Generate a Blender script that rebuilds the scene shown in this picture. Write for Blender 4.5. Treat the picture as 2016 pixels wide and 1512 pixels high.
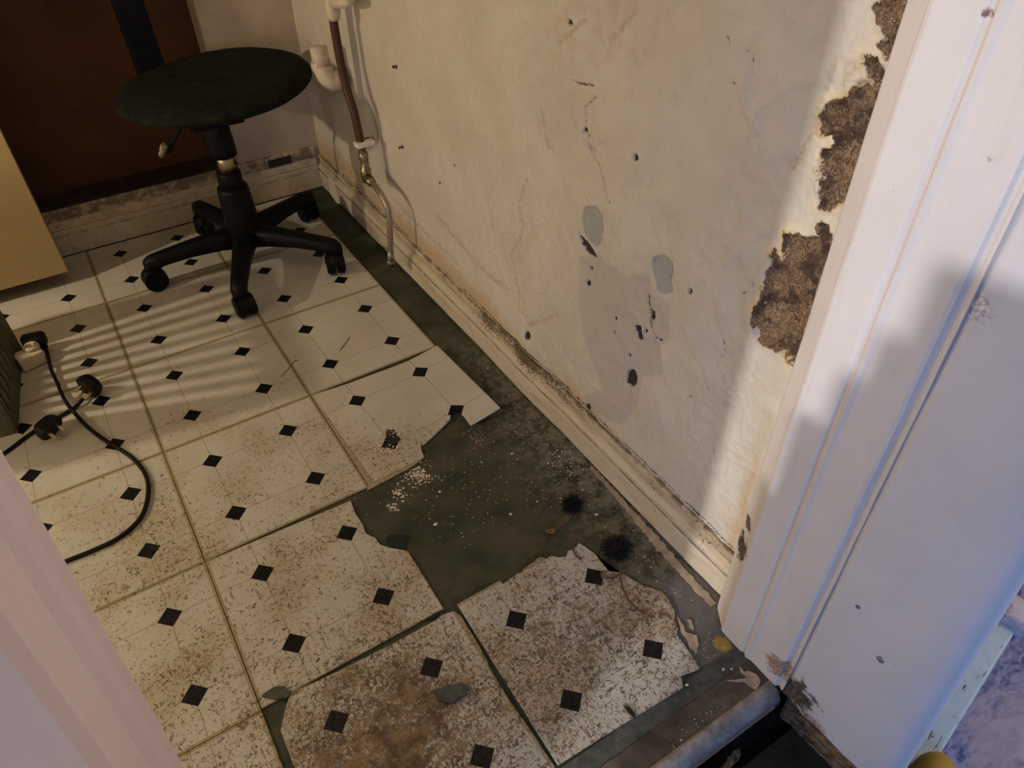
import bpy, bmesh, math, random
import numpy as np
from mathutils import Vector, Matrix

for o in list(bpy.data.objects): bpy.data.objects.remove(o)
SC = bpy.context.scene
COL = SC.collection
random.seed(7); RNG = np.random.default_rng(7)

# ------------------------------------------------------------------ camera
F = 1453.075
CR = np.array([[0.84451582, -0.5353941, -0.01209089],
               [-0.36215407, -0.5543285, -0.74937597],
               [0.39450915, 0.63723863, -0.66203434]])
CC = np.array([0.05572386, -1.83365511, 1.05871255])
cam = bpy.data.cameras.new('camera'); co = bpy.data.objects.new('camera', cam); COL.objects.link(co)
cam.sensor_width = 36; cam.lens = F / 2016 * 36; cam.clip_start = .01
m3 = Matrix(((CR[0][0], -CR[1][0], -CR[2][0]), (CR[0][1], -CR[1][1], -CR[2][1]), (CR[0][2], -CR[1][2], -CR[2][2])))
co.matrix_world = Matrix.Translation(Vector(CC)) @ m3.to_4x4()
SC.camera = co
# ------------------------------------------------------------------ world, sun, lamp and added fills, exposure
W = bpy.data.worlds.new('world'); SC.world = W; W.use_nodes = True
W.node_tree.nodes['Background'].inputs[0].default_value = (.78, .66, .61, 1)
W.node_tree.nodes['Background'].inputs[1].default_value = .06
SUN_A = math.atan(.36); SUN_T = .30                # heading of the sun's rays in plan, drop per metre
sd = Vector((math.cos(SUN_A), math.sin(SUN_A), -SUN_T)).normalized()
sun = bpy.data.lights.new('sun', 'SUN'); sun.energy = 1.85; sun.angle = math.radians(1.8); sun.color = (1, .955, .95)
so = bpy.data.objects.new('sun', sun); COL.objects.link(so)
so.rotation_euler = sd.to_track_quat('-Z', 'Y').to_euler()
def lamp(name, kind, loc, energy, color, size=.05, rot=(0, 0, 0), sy=None):
    l = bpy.data.lights.new(name, kind); l.energy = energy; l.color = color
    if kind == 'AREA':
        l.size = size
        if sy: l.shape = 'RECTANGLE'; l.size_y = sy
    else: l.shadow_soft_size = size
    o = bpy.data.objects.new(name, l); COL.objects.link(o); o.location = loc; o.rotation_euler = rot
    return o
lamp('worktop_lamp', 'POINT', (-.95, -.13, .86), 26.0, (1, .83, .58), .018)
lamp('ceiling_fill', 'AREA', (.25, -1.1, 2.1), 1.5, (1, .90, .75), .35)  # added overhead fill for the kitchen, no known fitting
lamp('low_fill', 'POINT', (-1.30, -1.0, .70), 10.0, (1, .92, .74), .12)  # added fill that brightens the right wall and front floor
def aim(a, b): return (Vector(b) - Vector(a)).to_track_quat('-Z', 'Y').to_euler()
lamp('hall_blue_fill', 'AREA', (-1.9, -2.75, 2.05), 15.0, (.19, .42, 1), .9, aim((-1.9, -2.75, 2.05), (.66, -1.70, .35)), 1.4)  # added blue fill cooling the wall by the casing, no window stands here
lamp('low_blue_fill', 'AREA', (-.10, -2.95, .70), 2.1, (.27, .48, 1), .5, aim((-.10, -2.95, .70), (.70, -1.72, .15)), .7).data.spread = math.radians(75)  # added blue fill for the hall wall end, no door stands here
lamp('lining_fill', 'AREA', (2.3, -2.7, 1.6), 18.0, (1, .90, .86), .9, aim((2.3, -2.7, 1.6), (-.03, -1.56, .7)), 1.2)  # added warm fill to brighten the left door lining, source invented
SC.view_settings.view_transform = 'Standard'; SC.view_settings.look = 'None'
SC.view_settings.gamma = 1; SC.view_settings.use_curve_mapping = False
SC.view_settings.exposure = 0.0

# ------------------------------------------------------------------ survey helpers: a sighted pixel on a known plane
def ray(px, py): return CR.T @ np.array([(px - 1008) / F, (py - 756) / F, 1.0])
def fl(px, py, z=0.):
    d = ray(px, py); return Vector(CC + (z - CC[2]) / d[2] * d)
def wx(px, py, X):
    d = ray(px, py); return Vector(CC + (X - CC[0]) / d[0] * d)
def wy(px, py, Y):
    d = ray(px, py); return Vector(CC + (Y - CC[1]) / d[1] * d)
T = .305; XW = .708

# ------------------------------------------------------------------ noise on arrays
def _hash(ix, iy, s):
    h = (ix.astype(np.int64) * 374761393 + iy.astype(np.int64) * 668265263 + s * 1442695041) & 0x7fffffff
    h = ((h ^ (h >> 13)) * 1274126177) & 0x7fffffff
    return ((h ^ (h >> 16)) & 0xffff) / 65535.
def vnoise(x, y, s=0):
    ix, iy = np.floor(x), np.floor(y); fx, fy = x - ix, y - iy
    fx = fx * fx * (3 - 2 * fx); fy = fy * fy * (3 - 2 * fy)
    a = _hash(ix, iy, s); b = _hash(ix + 1, iy, s); c = _hash(ix, iy + 1, s); d = _hash(ix + 1, iy + 1, s)
    return (a * (1 - fx) + b * fx) * (1 - fy) + (c * (1 - fx) + d * fx) * fy
def fbm(x, y, o=4, s=0):
    r = 0; a = .5
    for i in range(o): r = r + a * (vnoise(x, y, s + i) - .5); x = x * 2.03; y = y * 2.03; a *= .55
    return r
def seg_dist(Y, Z, pts):
    r = np.full(Y.shape, 9.)
    for (a, b), (c, d) in zip(pts[:-1], pts[1:]):
        vx, vy = c - a, d - b; L = vx * vx + vy * vy + 1e-12
        t = np.clip(((Y - a) * vx + (Z - b) * vy) / L, 0, 1)
        r = np.minimum(r, np.hypot(Y - a - t * vx, Z - b - t * vy))
    return r
def poly_sd(Y, Z, pts):
    d = seg_dist(Y, Z, list(pts) + [pts[0]]); ins = np.zeros(Y.shape, bool)
    n = len(pts)
    for i in range(n):
        (a, b), (c, e) = pts[i], pts[(i + 1) % n]
        if b == e: continue
        ins ^= ((b > Z) != (e > Z)) & (Y < (c - a) * (Z - b) / (e - b) + a)
    return np.where(ins, -d, d)
def sstep(a, b, v):
    t = np.clip((v - a) / (b - a), 0, 1); return t * t * (3 - 2 * t)

# ------------------------------------------------------------------ materials
class G:
    def __init__(s, name, rough=.6):
        s.m = bpy.data.materials.new(name); s.m.use_nodes = True; s.t = s.m.node_tree
        s.b = s.t.nodes['Principled BSDF']; s.b.inputs['Roughness'].default_value = rough
        s.b.inputs['Specular IOR Level'].default_value = .35
    def set(s, sock, v):
        if isinstance(v, bpy.types.NodeSocket): s.t.links.new(v, sock)
        elif v is not None:
            if isinstance(v, (tuple, list)) and len(v) == 3 and sock.type == 'RGBA': v = (*v, 1)
            sock.default_value = v
    def n(s, ty, **k):
        nd = s.t.nodes.new(ty)
        for a, v in k.items(): setattr(nd, a, v)
        return nd
    def math(s, op, a, b=None, c=None, clamp=False):
        nd = s.n('ShaderNodeMath', operation=op); nd.use_clamp = clamp
        s.set(nd.inputs[0], a); s.set(nd.inputs[1], b); s.set(nd.inputs[2], c); return nd.outputs[0]
    def pos(s): return s.n('ShaderNodeNewGeometry').outputs['Position']
    def obj(s): return s.n('ShaderNodeTexCoord').outputs['Object']
    def sep(s, v):
        nd = s.n('ShaderNodeSeparateXYZ'); s.set(nd.inputs[0], v); return nd.outputs
    def scale(s, v, sc):
        nd = s.n('ShaderNodeVectorMath', operation='MULTIPLY'); s.set(nd.inputs[0], v); nd.inputs[1].default_value = sc; return nd.outputs[0]
    def noise(s, v, sc, det=4, rough=.55, dist=0.):
        nd = s.n('ShaderNodeTexNoise'); s.set(nd.inputs['Vector'], v); nd.inputs['Scale'].default_value = sc
        nd.inputs['Detail'].default_value = det; nd.inputs['Roughness'].default_value = rough; nd.inputs['Distortion'].default_value = dist
        return nd.outputs[0]
    def vor(s, v, sc, feat='F1'):
        nd = s.n('ShaderNodeTexVoronoi', feature=feat); s.set(nd.inputs['Vector'], v); nd.inputs['Scale'].default_value = sc; return nd.outputs['Distance']
    def step(s, v, a, b):          # 0 below a, 1 above b (a may exceed b)
        nd = s.n('ShaderNodeMapRange'); nd.interpolation_type = 'SMOOTHSTEP'; s.set(nd.inputs[0], v)
        if a <= b: lo, hi, t0, t1 = a, b, 0, 1
        else: lo, hi, t0, t1 = b, a, 1, 0
        nd.inputs[1].default_value = lo; nd.inputs[2].default_value = hi; nd.inputs[3].default_value = t0; nd.inputs[4].default_value = t1
        return nd.outputs[0]
    def mix(s, f, a, b):
        nd = s.n('ShaderNodeMix', data_type='RGBA'); s.set(nd.inputs[0], f); s.set(nd.inputs[6], a); s.set(nd.inputs[7], b); return nd.outputs[2]
    def attr(s, name): return s.n('ShaderNodeAttribute', attribute_name=name).outputs['Fac']
    def dist(s, v, p):
        nd = s.n('ShaderNodeVectorMath', operation='DISTANCE'); s.set(nd.inputs[0], v); nd.inputs[1].default_value = p; return nd.outputs[1]
    def blob(s, p, r, ns, amp, soft=.3):      # ragged stain with a shape of its own, centred on p
        d = s.math('DIVIDE', s.dist(s.pos(), p), r)
        d = s.math('ADD', d, s.math('MULTIPLY', s.math('SUBTRACT', ns, .5), amp))
        return s.step(d, 1 + soft, 1 - soft)
    def bump(s, h, st, d=.001):
        nd = s.n('ShaderNodeBump'); nd.inputs['Strength'].default_value = st; nd.inputs['Distance'].default_value = d
        s.set(nd.inputs['Height'], h); s.t.links.new(nd.outputs[0], s.b.inputs['Normal'])
    def out(s, c, rough=None, metal=None):
        s.set(s.b.inputs['Base Color'], c)
        if rough is not None: s.set(s.b.inputs['Roughness'], rough)
        if metal is not None: s.set(s.b.inputs['Metallic'], metal)
        return s.m
def plain(name, c, rough=.6, metal=0., var=.25, sc=40., bump=0., dirt=None):
    g = G(name, rough); p = g.pos(); n = g.noise(p, sc, 5)
    lo = tuple(x * (1 - var) for x in c); hi = tuple(min(1, x * (1 + var)) for x in c)
    col = g.mix(g.step(n, .3, .7), lo, hi)
    if dirt: col = g.mix(g.math('MULTIPLY', g.step(g.noise(p, sc * .37, 6, .7), .52, .68), dirt[1]), col, dirt[0])
    if bump: g.bump(g.noise(p, sc * 4, 4), bump)
    return g.out(col, metal=metal)

def mat_tile():
    g = G('vinyl_tile', .42); o = g.obj(); p = g.pos(); ox, oy, _ = g.sep(o); px, py, _ = g.sep(p)
    ax, ay = g.math('ABSOLUTE', ox), g.math('ABSOLUTE', oy)
    u = g.math('ABSOLUTE', g.math('SUBTRACT', ax, T / 4)); v = g.math('ABSOLUTE', g.math('SUBTRACT', ay, T / 4))
    dia = g.step(g.math('ADD', u, v), .0205, .0195)
    line = g.math('MULTIPLY', g.step(g.math('MINIMUM', u, v), .0011, .0005), .62)
    bord = g.step(g.math('MAXIMUM', ax, ay), T / 2 - .0056, T / 2 - .0042)
    col = g.mix(g.step(g.noise(p, 9, 3), .3, .7), (.47, .435, .36), (.53, .50, .435))
    col = g.mix(g.math('MULTIPLY', g.step(g.noise(p, 55, 4), .55, .75), .35), col, (.5, .44, .33))
    col = g.mix(line, col, (.19, .15, .085)); col = g.mix(g.math('MULTIPLY', bord, .85), col, (.31, .255, .13))
    # walked-in dirt: builds up towards the doorway
    d = g.math('SUBTRACT', g.math('SUBTRACT', g.math('MULTIPLY', py, -1), .3), g.math('MULTIPLY', g.math('MAXIMUM', g.math('SUBTRACT', px, .27), 0), 1.25))
    d = g.step(d, .04, .62)
    big = g.noise(p, 7.5, 4, .6); fine = g.noise(p, 150, 5, .68, .8); fine2 = g.noise(g.scale(p, (1, .5, 1)), 320, 3, .6, .5)
    scr = g.noise(g.scale(p, (.5, 2.2, 1)), 62, 5, .66, 1.6); scr2 = g.noise(g.scale(p, (2.0, .5, 1)), 58, 5, .66, 1.6)
    heavy = g.blob(tuple(fl(770, 1440)), .105, big, 1.6, .8)
    heavy2 = g.math('MULTIPLY', g.blob(tuple(fl(1120, 1225)), .075, big, 1.8, .8), .45)
    heavy = g.math('MAXIMUM', heavy, heavy2)
    front = g.step(py, -1.0, -1.4)
    amt = g.math('ADD', g.math('MULTIPLY', d, .058), g.math('ADD', g.math('MULTIPLY', heavy, .085), g.math('MULTIPLY', g.math('SUBTRACT', big, .5), .17)))
    amt = g.math('ADD', amt, g.math('MULTIPLY', front, .032))
    sp = g.step(g.math('ADD', fine, amt), .635, .675); sp2 = g.step(g.math('ADD', fine2, amt), .675, .73)
    sc = g.math('MULTIPLY', g.step(g.math('MAXIMUM', g.math('ADD', scr, amt), g.math('ADD', scr2, amt)), .675, .73), .7)
    mid = g.noise(p, 82, 5, .72, 1.0); sp3 = g.math('MULTIPLY', g.step(g.math('ADD', mid, amt), .66, .70), .95)
    dirt = g.math('MAXIMUM', g.math('MAXIMUM', sp, sp2), g.math('MAXIMUM', sc, sp3))
    dirt = g.math('MULTIPLY', dirt, g.step(d, .0, .22))
    wash = g.math('MULTIPLY', g.math('MULTIPLY', g.step(big, .42, .66), d), .55)
    col = g.mix(wash, col, (.36, .27, .15))
    film = g.math('MULTIPLY', heavy, g.step(g.noise(p, 15, 5, .62, .5), .44, .62))
    col = g.mix(g.math('MULTIPLY', film, .85), col, g.mix(g.step(fine, .4, .6), (.075, .050, .028), (.17, .115, .06)))
    col = g.mix(g.math('MULTIPLY', dirt, .9), col, g.mix(g.step(g.noise(p, 40, 3), .4, .6), (.085, .052, .026), (.20, .125, .055)))
    # the black printed diamonds
    dc = g.mix(g.math('MULTIPLY', dirt, .35), (.006, .006, .007), (.06, .045, .03))
    col = g.mix(dia, col, dc)
    g.bump(g.math('ADD', g.noise(p, 60, 3), g.math('MULTIPLY', dirt, .5)), .12, .0008)
    g.b.inputs['Specular IOR Level'].default_value = .16
    return g.out(col, g.math('ADD', .42, g.math('MULTIPLY', dirt, .4)))
def mat_sub():
    g = G('old_green_lino', .75); p = g.pos(); px, py, _ = g.sep(p)
    col = g.mix(g.step(g.noise(p, 12, 5), .35, .65), (.030, .034, .018), (.060, .064, .036))
    br = g.step(g.noise(p, 9, 6, .7), .50, .66)
    near = g.step(py, .0, -.8)
    col = g.mix(g.math('MULTIPLY', g.math('MULTIPLY', br, near), .6), col, (.105, .078, .045))
    w = g.step(px, .50, .69)                                   # plaster dust gathers by the skirting
    sp = g.step(g.math('ADD', g.noise(p, 260, 3), g.math('MULTIPLY', w, .085)), .70, .74)
    m = g.math('MULTIPLY', sp, g.math('MULTIPLY', g.step(g.noise(p, 8, 3), .38, .58), g.step(py, -.45, -.75)))
    col = g.mix(g.math('MULTIPLY', m, .85), col, (.50, .42, .32))
    dust = g.math('MULTIPLY', g.math('MULTIPLY', w, g.step(g.noise(p, 42, 6, .7), .40, .60)), g.step(py, -.5, -.85))
    col = g.mix(g.math('MULTIPLY', dust, .6), col, (.27, .22, .16))
    con = g.math('MULTIPLY', g.blob(tuple(fl(1370, 1215)), .085, g.noise(p, 30, 5), 1.4, .2), 1)
    col = g.mix(g.math('MULTIPLY', con, .9), col, g.mix(g.noise(p, 70, 5), (.075, .066, .058), (.20, .185, .17)))
    yl = g.blob(tuple(fl(1424, 1266)), .012, g.noise(p, 60, 4), 1.4, .35)
    col = g.mix(g.math('MULTIPLY', yl, .9), col, (.42, .27, .03))
    g.bump(g.noise(p, 160, 4), .3, .001)
    return g.out(col)
def mat_wall():
    g = G('distempered_plaster', .8); p = g.pos(); px, py, pz = g.sep(p)
    nb = g.noise(p, 6, 4); nf = g.noise(p, 150, 5, .65); nm = g.noise(p, 38, 5, .6)
    col = g.mix(g.step(nb, .32, .68), (.53, .48, .405), (.60, .55, .475))
    col = g.mix(g.math('MULTIPLY', g.step(nm, .5, .7), .22), col, (.47, .40, .30))
    sv = g.noise(g.scale(p, (1, 1.6, .7)), 52, 6, .72, 1.5)
    col = g.mix(g.math('MULTIPLY', g.step(sv, .58, .72), .42), col, (.36, .315, .24))
    col = g.mix(g.math('MULTIPLY', g.step(sv, .40, .28), .30), col, (.68, .63, .55))
    fk = g.math('ADD', g.noise(g.scale(p, (1, 1.2, .8)), 240, 4, .7, 1.0), g.math('MULTIPLY', g.math('SUBTRACT', nb, .5), .25))
    col = g.mix(g.math('MULTIPLY', g.step(fk, .70, .75), .6), col, (.14, .115, .07))
    pk = g.math('MULTIPLY', g.step(g.attr('pink'), .1, .9), g.step(nm, .42, .62))
    col = g.mix(g.math('MULTIPLY', pk, .42), col, (.54, .36, .29))
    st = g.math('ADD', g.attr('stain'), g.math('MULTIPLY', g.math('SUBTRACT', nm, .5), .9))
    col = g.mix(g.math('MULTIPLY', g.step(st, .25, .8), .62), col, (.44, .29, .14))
    cr = g.math('ADD', g.attr('crumble'), g.math('MULTIPLY', g.math('SUBTRACT', nf, .5), 1.3))
    col = g.mix(g.math('MULTIPLY', g.step(cr, .50, .85), .5), col, (.36, .26, .16))
    gr = g.math('ADD', g.attr('grey'), g.math('MULTIPLY', g.math('SUBTRACT', nm, .5), .006))
    col = g.mix(g.math('MULTIPLY', g.step(gr, .0015, -.0015), .9), col, (.33, .325, .32))
    gw = g.math('ADD', g.attr('greywash'), g.math('MULTIPLY', g.math('SUBTRACT', nm, .5), .022))
    col = g.mix(g.math('MULTIPLY', g.step(gw, .004, -.004), .55), col, (.40, .355, .33))
    br = g.math('ADD', g.math('SUBTRACT', g.attr('brown'), .0035), g.math('ADD', g.math('MULTIPLY', g.math('SUBTRACT', nm, .5), .026), g.math('MULTIPLY', g.math('SUBTRACT', nf, .5), .014)))
    col = g.mix(g.math('MULTIPLY', g.math('MULTIPLY', g.step(br, .016, .004), g.step(g.noise(p, 17, 4), .42, .62)), .55), col, (.74, .62, .38))
    col = g.mix(g.math('MULTIPLY', g.math('MULTIPLY', g.step(br, .0045, .0015), g.step(g.noise(p, 23, 4), .40, .6)), .7), col, (.58, .38, .13))
    vein = g.noise(g.scale(p, (1, 1.5, 1)), 150, 7, .78, 2.2)
    bc = g.mix(g.step(vein, .38, .60), (.034, .019, .012), (.27, .175, .10))
    bc = g.mix(g.math('MULTIPLY', g.step(g.noise(p, 34, 5, .65), .46, .58), .85), bc, (.045, .025, .016))
    bc = g.mix(g.math('MULTIPLY', g.step(g.noise(p, 330, 2), .68, .74), .8), bc, (.6, .46, .3))
    col = g.mix(g.step(br, .0012, -.0012), col, bc)
    hd = g.math('ADD', g.attr('hole'), g.math('MULTIPLY', g.math('SUBTRACT', nf, .5), .006))
    col = g.mix(g.math('MULTIPLY', g.step(hd, .0006, -.0008), .96), col, (.016, .015, .009))
    md = g.math('ADD', g.attr('mould'), g.math('MULTIPLY', g.math('SUBTRACT', nf, .5), 1.7))
    col = g.mix(g.math('MULTIPLY', g.step(md, .74, .90), .8), col, (.07, .045, .02))
    g.bump(g.math('ADD', nf, g.math('MULTIPLY', g.noise(p, 420, 3), .5)), .45, .0016)
    return g.out(col)
def mat_paint(name, base, stains=(), wear=.5, glossy=.62):
    g = G(name, glossy); p = g.pos(); n1 = g.noise(p, 9, 4); n2 = g.noise(p, 70, 5, .62); n3 = g.noise(g.scale(p, (1, 1, .16)), 60, 4)
    col = g.mix(g.step(n1, .3, .7), tuple(b * .93 for b in base), base)
    col = g.mix(g.math('MULTIPLY', g.step(n3, .54, .74), .3 * wear), col, (.50, .36, .25))
    col = g.mix(g.math('MULTIPLY', g.step(n2, .70, .74), .75 * wear), col, (.14, .10, .07))
    for q, r, c, a in stains:
        c2 = g.mix(g.step(g.noise(p, 190, 5, .7), .42, .62), tuple(x * .5 for x in c), tuple(min(1, x * 3.2) for x in c))
        col = g.mix(g.math('MULTIPLY', g.blob(q, r, n2, 2.6, .25), a), col, c2)
    g.bump(g.math('ADD', n3, g.math('MULTIPLY', n2, .6)), .16, .0015)
    return g.out(col)
def mat_skirt(name='grimy_skirting_paint'):
    g = G(name, .55); p = g.pos(); px, py, pz = g.sep(p); n1 = g.noise(p, 14, 5, .6); n2 = g.noise(p, 210, 5, .7); n3 = g.noise(g.scale(p, (1, .22, 1)), 42, 4)
    col = g.mix(g.step(n1, .3, .7), (.53, .45, .325), (.62, .545, .43))
    col = g.mix(g.math('MULTIPLY', g.step(n3, .5, .7), .55), col, (.40, .28, .15))
    top = g.step(pz, .055, .092)
    col = g.mix(g.math('MULTIPLY', g.math('MULTIPLY', top, g.step(n1, .40, .6)), .55), col, (.30, .21, .11))
    a = g.math('ADD', g.math('MULTIPLY', top, .05), g.math('MULTIPLY', g.math('SUBTRACT', n1, .5), .55)); a = g.math('ADD', a, g.math('MULTIPLY', g.math('MULTIPLY', top, g.step(g.dist(p, (.70, -.82, .09)), .30, .05)), .22))
    col = g.mix(g.math('MULTIPLY', g.step(g.math('ADD', n2, a), .66, .72), .85), col, (.075, .05, .025))
    grime_groove = g.math('MAXIMUM', g.step(pz, .0905, .0960), g.math('MULTIPLY', g.step(g.math('ABSOLUTE', g.math('SUBTRACT', pz, .055)), .0035, .001), .7))  # grime along the top edge, darker line in the moulding groove
    col = g.mix(g.math('MULTIPLY', g.math('MULTIPLY', grime_groove, g.step(g.noise(p, 34, 5, .65), .40, .56)), .7), col, (.085, .055, .028))
    g.bump(n2, .3, .0015)
    return g.out(col)
def mat_rot():
    g = G('rotten_wood', .9); p = g.pos(); n = g.noise(g.scale(p, (2, 1, 3)), 60, 6, .7)
    return g.out(g.mix(g.step(n, .35, .65), (.05, .028, .015), (.34, .22, .12)))
M = dict(
    tile=mat_tile(), sub=mat_sub(), wall=mat_wall(), skirt=mat_skirt(),
    jamb=mat_paint('gloss_white_door_casing', (.70, .655, .635), [
        (tuple(wx(1466, 1075, .668)), .022, (.045, .026, .016), .95), (tuple(wx(1478, 1030, .668)), .012, (.05, .03, .02), .9),
        (tuple(wx(1535, 1318, .65)), .022, (.17, .09, .04), .75), (tuple(wx(1943, 28, .65)), .0038, (.22, .12, .08), .9)], .55),
    jamb2=mat_paint('gloss_white_door_lining', (.76, .60, .53), [(tuple(wx(85, 1415, -.035)), .006, (.3, .18, .1), .6)], .35),
    pier=mat_paint('emulsioned_hall_wall', (.66, .64, .66), [
        (tuple(wx(1568, 1362, .66)), .030, (.045, .030, .018), .95), (tuple(wx(1731, 1300, .66)), .0045, (.08, .08, .10), .9), (tuple(wx(1690, 1195, .66)), .0032, (.05, .05, .06), .95),
        (tuple(wx(1600, 1425, .66)), .016, (.16, .10, .06), .7), (tuple(wx(1930, 610, .66)), .012, (.50, .38, .38), .5)], .25, .6),
    backwall=plain('back_wall_paint', (.47, .39, .30), .8, 0, .10, 12, .1, ((.22, .14, .07), .4)),
    brown=plain('brown_painted_board', (.080, .030, .0075), .55, 0, .18, 9),
    ledge=plain('dark_stained_ledge', (.026, .017, .012), .6, 0, .3, 25, 0, ((.10, .07, .05), .4)),
    plaster=plain('room_plaster', (.62, .55, .44), .85, 0, .06, 6),
    board=plain('white_painted_board', (.56, .50, .41), .7, 0, .08, 14),
    black=plain('black_moulded_plastic', (.0045, .0045, .0042), .5, 0, .3, 30, .05),
    fabric=plain('worn_black_upholstery', (.0075, .0085, .006), .92, 0, .4, 60, .5, ((.017, .019, .011), .8)),
    navy=plain('dark_blue_ribbed_cover', (.006, .0062, .013), .7, 0, .3, 40),
    chrome=plain('tarnished_chrome', (.46, .38, .24), .32, 1, .15, 60),
    copper=plain('painted_brown_copper', (.062, .026, .011), .5, .1, .2, 60),
    brass=plain('dull_nickel_brass', (.26, .20, .12), .38, .85, .35, 90, 0, ((.05, .04, .02), .7)),
    steel=plain('braided_steel', (.38, .32, .26), .42, .75, .2, 220, .4),
    upvc=plain('yellowed_white_plastic', (.60, .51, .38), .45, 0, .07, 30, 0, ((.36, .26, .14), .5)),
    clipw=plain('bright_white_clip', (.72, .66, .56), .5, 0, .05, 30),
    cable=plain('black_rubber_flex', (.010, .009, .008), .55, 0, .2, 60),
    pin=plain('plated_plug_pin', (.62, .54, .36), .25, 1, .1, 80),
    cream=plain('cream_melamine', (.45, .33, .16), .5, 0, .05, 8, 0, ((.42, .27, .11), .35)),
    creamedge=plain('brown_edging', (.28, .16, .07), .6, 0, .2, 30),
    crate=plain('grey_green_plastic', (.075, .070, .040), .6, 0, .2, 25),
    thresh=plain('worn_threshold_board', (.088, .068, .050), .6, 0, .4, 30, .2, ((.24, .20, .17), .55)),
    nosing=plain('worn_metal_nosing', (.36, .34, .33), .5, .5, .25, 50, .1, ((.10, .09, .07), .6)),
    plank=plain('black_green_floorboard', (.016, .018, .013), .6, 0, .4, 30, .1, ((.05, .045, .035), .5)),
    void=plain('near_black_gap', (.012, .010, .008), .95, 0, .3, 60),
    rot=mat_rot(),
    blue=None, batten=None,
    weed=plain('dried_black_fibre', (.010, .008, .007), .9, 0, .4, 80),
    stem=plain('dry_brown_stem', (.13, .065, .03), .85, 0, .3, 90),
    leaf=plain('curled_brown_leaf', (.30, .16, .08), .8, 0, .3, 70),
    crumb=plain('white_plaster_crumb', (.72, .62, .48), .9, 0, .15, 120),
    flake=plain('grey_green_flake', (.075, .078, .062), .8, 0, .3, 60, .2),
    flaked=plain('black_flake', (.016, .017, .013), .8, 0, .3, 60),
    tan=plain('torn_backing_paper', (.40, .31, .21), .85, 0, .2, 50),
    yellow=plain('mustard_cloth', (.45, .28, .05), .8, 0, .1, 30),
    screw=plain('rusty_screw', (.07, .045, .02), .6, .4, .3, 100),
    card=plain('brown_cardboard', (.36, .25, .15), .85, 0, .1, 15),
    tape=plain('parcel_tape', (.42, .30, .17), .3, 0, .05, 15),
)
for k_ in ('black', 'fabric', 'navy', 'cable'): M[k_].node_tree.nodes['Principled BSDF'].inputs['Specular IOR Level'].default_value = .14
def mat_blue():
    g = G('mottled_blue_vinyl', .45); p = g.pos(); n = g.noise(g.scale(p, (1, 2.2, 1)), 26, 5, .6, 1.4)
    c = g.mix(g.step(n, .36, .62), (.055, .085, .21), (.30, .30, .46)); return g.out(g.mix(g.math('MULTIPLY', g.step(g.noise(p, 9, 4), .48, .66), .7), c, (.44, .36, .42)))
def mat_batten():
    g = G('chipped_pale_blue_paint', .5); o = g.obj(); n = g.noise(g.scale(o, (.12, 1, 1)), 240, 5, .6)
    c = g.mix(g.step(g.noise(o, 25, 3), .3, .7), (.44, .57, .66), (.54, .66, .73)); return g.out(g.mix(g.step(n, .62, .66), c, (.04, .06, .11)))
M['blue'] = mat_blue(); M['batten'] = mat_batten()

# ------------------------------------------------------------------ mesh helpers
def link(name, me, mat=None, parent=None, loc=None, rot=None, smooth=False):
    o = bpy.data.objects.new(name, me); COL.objects.link(o)
    if mat is not None and me is not None and not me.materials: me.materials.append(M[mat] if isinstance(mat, str) else mat)
    if parent: o.parent = parent
    if loc is not None: o.location = loc
    if rot is not None: o.rotation_euler = rot
    if smooth and me is not None: me.polygons.foreach_set('use_smooth', [True] * len(me.polygons))
    return o
def tag(o, label, cat, group=None):
    o['label'] = label; o['category'] = cat
    if group: o['group'] = group
    return o
def thing(name, label, cat, loc=(0, 0, 0), rz=0, group=None):
    o = link(name, None, loc=loc, rot=(0, 0, rz)); return tag(o, label, cat, group)
def struct(o, label=None):
    o['kind'] = 'structure'
    if label: o['label'] = label
    return o
def me_bm(bm, name='mesh'):
    me = bpy.data.meshes.new(name); bmesh.ops.recalc_face_normals(bm, faces=bm.faces); bm.to_mesh(me); bm.free(); return me
def box_bm(lo, hi, bev=0., seg=2, bm=None):
    b = bmesh.new(); bmesh.ops.create_cube(b, size=1)
    for v in b.verts: v.co = Vector([lo[i] + (v.co[i] + .5) * (hi[i] - lo[i]) for i in range(3)])
    if bev: bmesh.ops.bevel(b, geom=b.edges[:], offset=bev, segments=seg, affect='EDGES', profile=.5)
    if bm is None: return b
    tmp = bpy.data.meshes.new('t'); b.to_mesh(tmp); b.free(); bm.from_mesh(tmp); bpy.data.meshes.remove(tmp); return bm
def box(name, lo, hi, mat, parent=None, bev=0., **k): return link(name, me_bm(box_bm(lo, hi, bev)), mat, parent, **k)
def tube_bm(pts, rad, seg=10, bm=None, cap=True):
    bm = bm or bmesh.new(); pts = [Vector(p) for p in pts]; rad = rad if isinstance(rad, (list, tuple)) else [rad] * len(pts)
    rings = []; up = Vector((0, 0, 1)); prev = None
    for i, p in enumerate(pts):
        t = (pts[min(i + 1, len(pts) - 1)] - pts[max(i - 1, 0)]).normalized()
        a = prev if prev is not None else (Vector((1, 0, 0)) if abs(t.z) > .9 else up)
        n = (a - t * a.dot(t)).normalized(); b = t.cross(n); prev = n
        rings.append([bm.verts.new(p + (n * math.cos(2 * math.pi * k / seg) + b * math.sin(2 * math.pi * k / seg)) * rad[i]) for k in range(seg)])
    for r, s in zip(rings[:-1], rings[1:]):
        for k in range(seg): bm.faces.new((r[k], r[(k + 1) % seg], s[(k + 1) % seg], s[k]))
    if cap: bm.faces.new(rings[0][::-1]); bm.faces.new(rings[-1])
    return bm
def tube(name, pts, rad, mat, parent=None, seg=10, **k): return link(name, me_bm(tube_bm(pts, rad, seg)), mat, parent, smooth=True, **k)
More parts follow.
